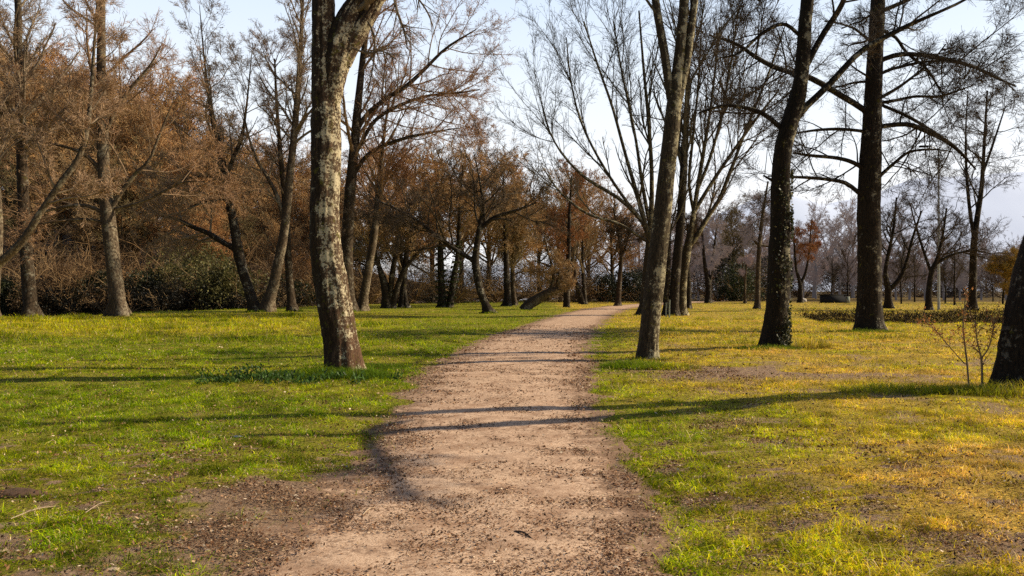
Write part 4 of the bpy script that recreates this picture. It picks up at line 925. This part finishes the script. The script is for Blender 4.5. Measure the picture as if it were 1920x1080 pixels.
# broad-leaved weeds beside the thick trunk
wx, wy = P(500, 13.2), 13.4; wr = empty('leafy_weeds', (wx, wy, gz(wx, wy)), 'patch of dark broad leaved weeds in the grass left of the thick lichen trunk', 'plant')
n = 1500; cx = rng.normal(.1, .75, 44); cy_ = rng.normal(0, .26, 44); q = rng.integers(0, 44, n); x = wx+cx[q]+rng.normal(0, .09, n); y = wy+cy_[q]+rng.normal(0, .07, n)
C = np.stack([x, y, ground(x, y)+rng.uniform(.0, 1, n)**1.3*rng.uniform(.06, .26, 44)[q]], -1)
mb = MB(); mb.leaves(C, .10, np.array([[.07, .13, .022]])*rng.uniform(.3, 1.8, (n, 1)), .3, up=np.array([0, 0, 1.2])); mb.build('leaves', M['leaf'], wr, (wx, wy, gz(wx, wy)), smooth=False)

# dry saplings by the black leaning trunk
def sapling(label, stems, Y, leaves):
    x0 = P(stems[0][0][0], Y); root = empty('dry_sapling', (x0, Y, gz(x0, Y)), label, 'sapling'); b = (x0, Y, gz(x0, Y))
    mb = MB(); lf = MB()
    for i, s in enumerate(stems):
        Pk, Rk = px_stem(s, Y, 16, ground_base=(i == 0))
        if i == 0: P0 = Pk
        else: Pk[0] = P0[np.argmin(((P0-Pk[0])**2).sum(1))]
        mb.tubes(Pk[None], Rk[None], 7, .3)
        a = spawn(Pk[None], Rk[None], 16, .35, 1, 38, 12); Pj, Rj = grow(a[0], a[1], rng.uniform(.1, .45, 16), np.full(16, .005), 5, .12, .06); mb.tubes(Pj, Rj, 4, .5)
        c = spawn(Pj, Rj, leaves, .2, 1, 50, 20); lf.leaves(c[0]+rng.normal(0, .015, c[0].shape), .045, np.array([[.50, .22, .07]])*rng.uniform(.5, 1.4, (leaves, 1)), .5)
        c = spawn(Pk[None], Rk[None], leaves, .5, 1, 50, 20); lf.leaves(c[0]+rng.normal(0, .04, c[0].shape), .045, np.array([[.46, .20, .065]])*rng.uniform(.5, 1.4, (leaves, 1)), .5)
    mb.build('stems', M['c_wood2'], root, b); lf.build('leaves', M['leaf'], root, b, smooth=False)
sapling('thin dry sapling with curled orange leaves, further from the black leaning trunk', [[(1818, 714, 4), (1812, 670, 3.4), (1806, 620, 3), (1808, 580, 2.4), (1812, 540, 2)], [(1814, 688, 2), (1780, 650, 1.7), (1750, 615, 1.4), (1727, 598, 2)]], 12.6, 80)
sapling('forked dry sapling with orange leaves, right one of two close to the black leaning trunk', [[(1842, 718, 4.6), (1841, 690, 4.2), (1839, 668, 3.4), (1832, 640, 2.6), (1828, 600, 1.8)], [(1839.5, 672, 3), (1852, 655, 2.6), (1860, 630, 2), (1864, 598, 2)]], 12.3, 60)

# ------------------------------------------------------------------ built things
def tube_obj(name, mat, pts, S, parent=None, loc=(0, 0, 0)):
    q = spline(np.array(pts), 16); mb = MB(); mb.tubes(q[None, :, :3], q[None, :, 3], S); return mb.build(name, M[mat], parent, loc)
Y = 64; x = P(1760, Y); z = gz(x, Y)
lp = empty('lamp_post', (x, Y, z), 'slim grey steel lamp post behind the umbrella shaped tree', 'lamp post')
tube_obj('pole', 'zinc', [(x, Y, z-.2, .11), (x, Y, z+3, .10), (x, Y, z+8, .08), (x, Y, z+13.2, .06)], 12, lp, (x, Y, z))
tube_obj('arm', 'zinc', [(x, Y, z+13.15, .045), (x-.5, Y-.1, z+13.45, .04), (x-1.1, Y-.2, z+13.5, .04)], 8, lp, (x, Y, z))
lh = MB(); lh.box(x-1.7, x-1.0, Y-.36, Y-.06, z+13.42, z+13.56); lh.build('lamp_head', M['wall'], lp, (x, Y, z), smooth=False)
Y = 96; xa, xb = P(1541, Y), P(1586, Y); z = gz((xa+xb)/2, Y)
wl = empty('low_wall', ((xa+xb)/2, Y, z), 'low dark wall standing in the far meadow left of the tall dark trunk', 'wall')
b = MB(); b.box(xa, xb, Y, Y+.7, z-.2, z+.95); o = b.build('wall_block', M['wall'], wl, ((xa+xb)/2, Y, z), smooth=False)
b = MB(); b.box(xa-.08, xb+.08, Y-.08, Y+.78, z+.952, z+1.06); b.build('coping', M['wall'], wl, ((xa+xb)/2, Y, z), smooth=False)
b = MB(); b.box(xb+.1, xb+.5, Y-.03, Y+.6, z-.2, z+.8); b.build('end_pillar', M['stake'], wl, ((xa+xb)/2, Y, z), smooth=False)
blob('boulder', 'stone', 1507, 566, .42, 'pale boulder at the foot of the small round orange leaved tree', 'stone', (1.1, .8, 1.0))
for px, lab in ((1255, 'thin weathered marker stake at the foot of the bare tree clump, left one'), (1249, 'shorter thin marker stake beside the left stake at the bare tree clump')):
    Y = 44; x = P(px, Y); z = gz(x, Y); hh = .95 if px == 1255 else .8
    mb = MB(); q = np.array([[x, Y, z-.1], [x, Y, z+hh*.5], [x+.02, Y, z+hh]]); mb.tubes(q[None], np.array([[.04, .04, .035]]), 8)
    mb.box(x-.045, x+.055, Y-.045, Y+.045, z+hh, z+hh+.05)
    tag(mb.build('marker_stake', M['stake'], None, (x, Y, z)), lab, 'stake')

# ------------------------------------------------------------------ camera, light, sky
cam = bpy.data.cameras.new('camera'); co = bpy.data.objects.new('camera', cam); COL.objects.link(co); scene.camera = co
co.location = (0, 0, CAM); co.rotation_euler = (math.pi/2, 0, 0)
cam.sensor_width = 36; cam.lens = F/1920*36; cam.shift_y = (HZ-540)/1920; cam.clip_end = 8000; cam.clip_start = .05
sl = bpy.data.lights.new('sun', 'SUN'); so = bpy.data.objects.new('sun', sl); COL.objects.link(so)
sl.energy = 5.0; sl.angle = math.radians(.5); sl.color = (1, .875, .64)
so.rotation_euler = Vector(SUN).to_track_quat('Z', 'Y').to_euler(); so.location = (30, 10, 30)
w = bpy.data.worlds.new('World'); scene.world = w; w.use_nodes = True
nt = w.node_tree; g = G(nt); bg = nt.nodes['Background']
sky = g.n('ShaderNodeTexSky'); sky.sky_type = 'NISHITA'; sky.sun_disc = False; sky.sun_elevation = SUN_EL; sky.sun_rotation = SUN_AZ
sky.air_density = 1.0; sky.dust_density = 1.0; sky.ozone_density = 2.0; sky.altitude = 100
tc = g.n('ShaderNodeTexCoord'); sp = g.n('ShaderNodeSeparateXYZ'); g.l(tc.outputs['Generated'], sp.inputs[0])
haze_c = g.ramp(sp.outputs[2], [(0.0, (.98, .97, .98)), (.12, (.97, .98, 1.0)), (.24, (.87, .935, 1.0)), (.38, (.68, .81, 1.0)), (.8, (.2, .32, .58))])
haze_c = g.mix(1.0, haze_c, 16.2, 'MULTIPLY')
fac = g.ramp(sp.outputs[2], [(0.0, .9), (.35, .85), (.6, .3), (1.0, .1)])
side = g.ramp(g.math('ADD', g.math('MULTIPLY', sp.outputs[1], .5), .5), [(.52, .05), (.76, 1.0)])   # haze shaped to lie ahead only, so less sky light fills elsewhere
sky_c = g.mix(g.math('MULTIPLY', fac, side), sky.outputs[0], haze_c)
g.l(sky_c, bg.inputs[0]); bg.inputs[1].default_value = .075
scene.view_settings.view_transform = 'Standard'; scene.view_settings.look = 'None'; scene.view_settings.exposure = 0
scene.render.engine = 'CYCLES'; scene.render.filter_size = 1.2
cy = scene.cycles; cy.max_bounces = 5; cy.diffuse_bounces = 3; cy.transmission_bounces = 4; cy.glossy_bounces = 2; cy.use_denoising = False
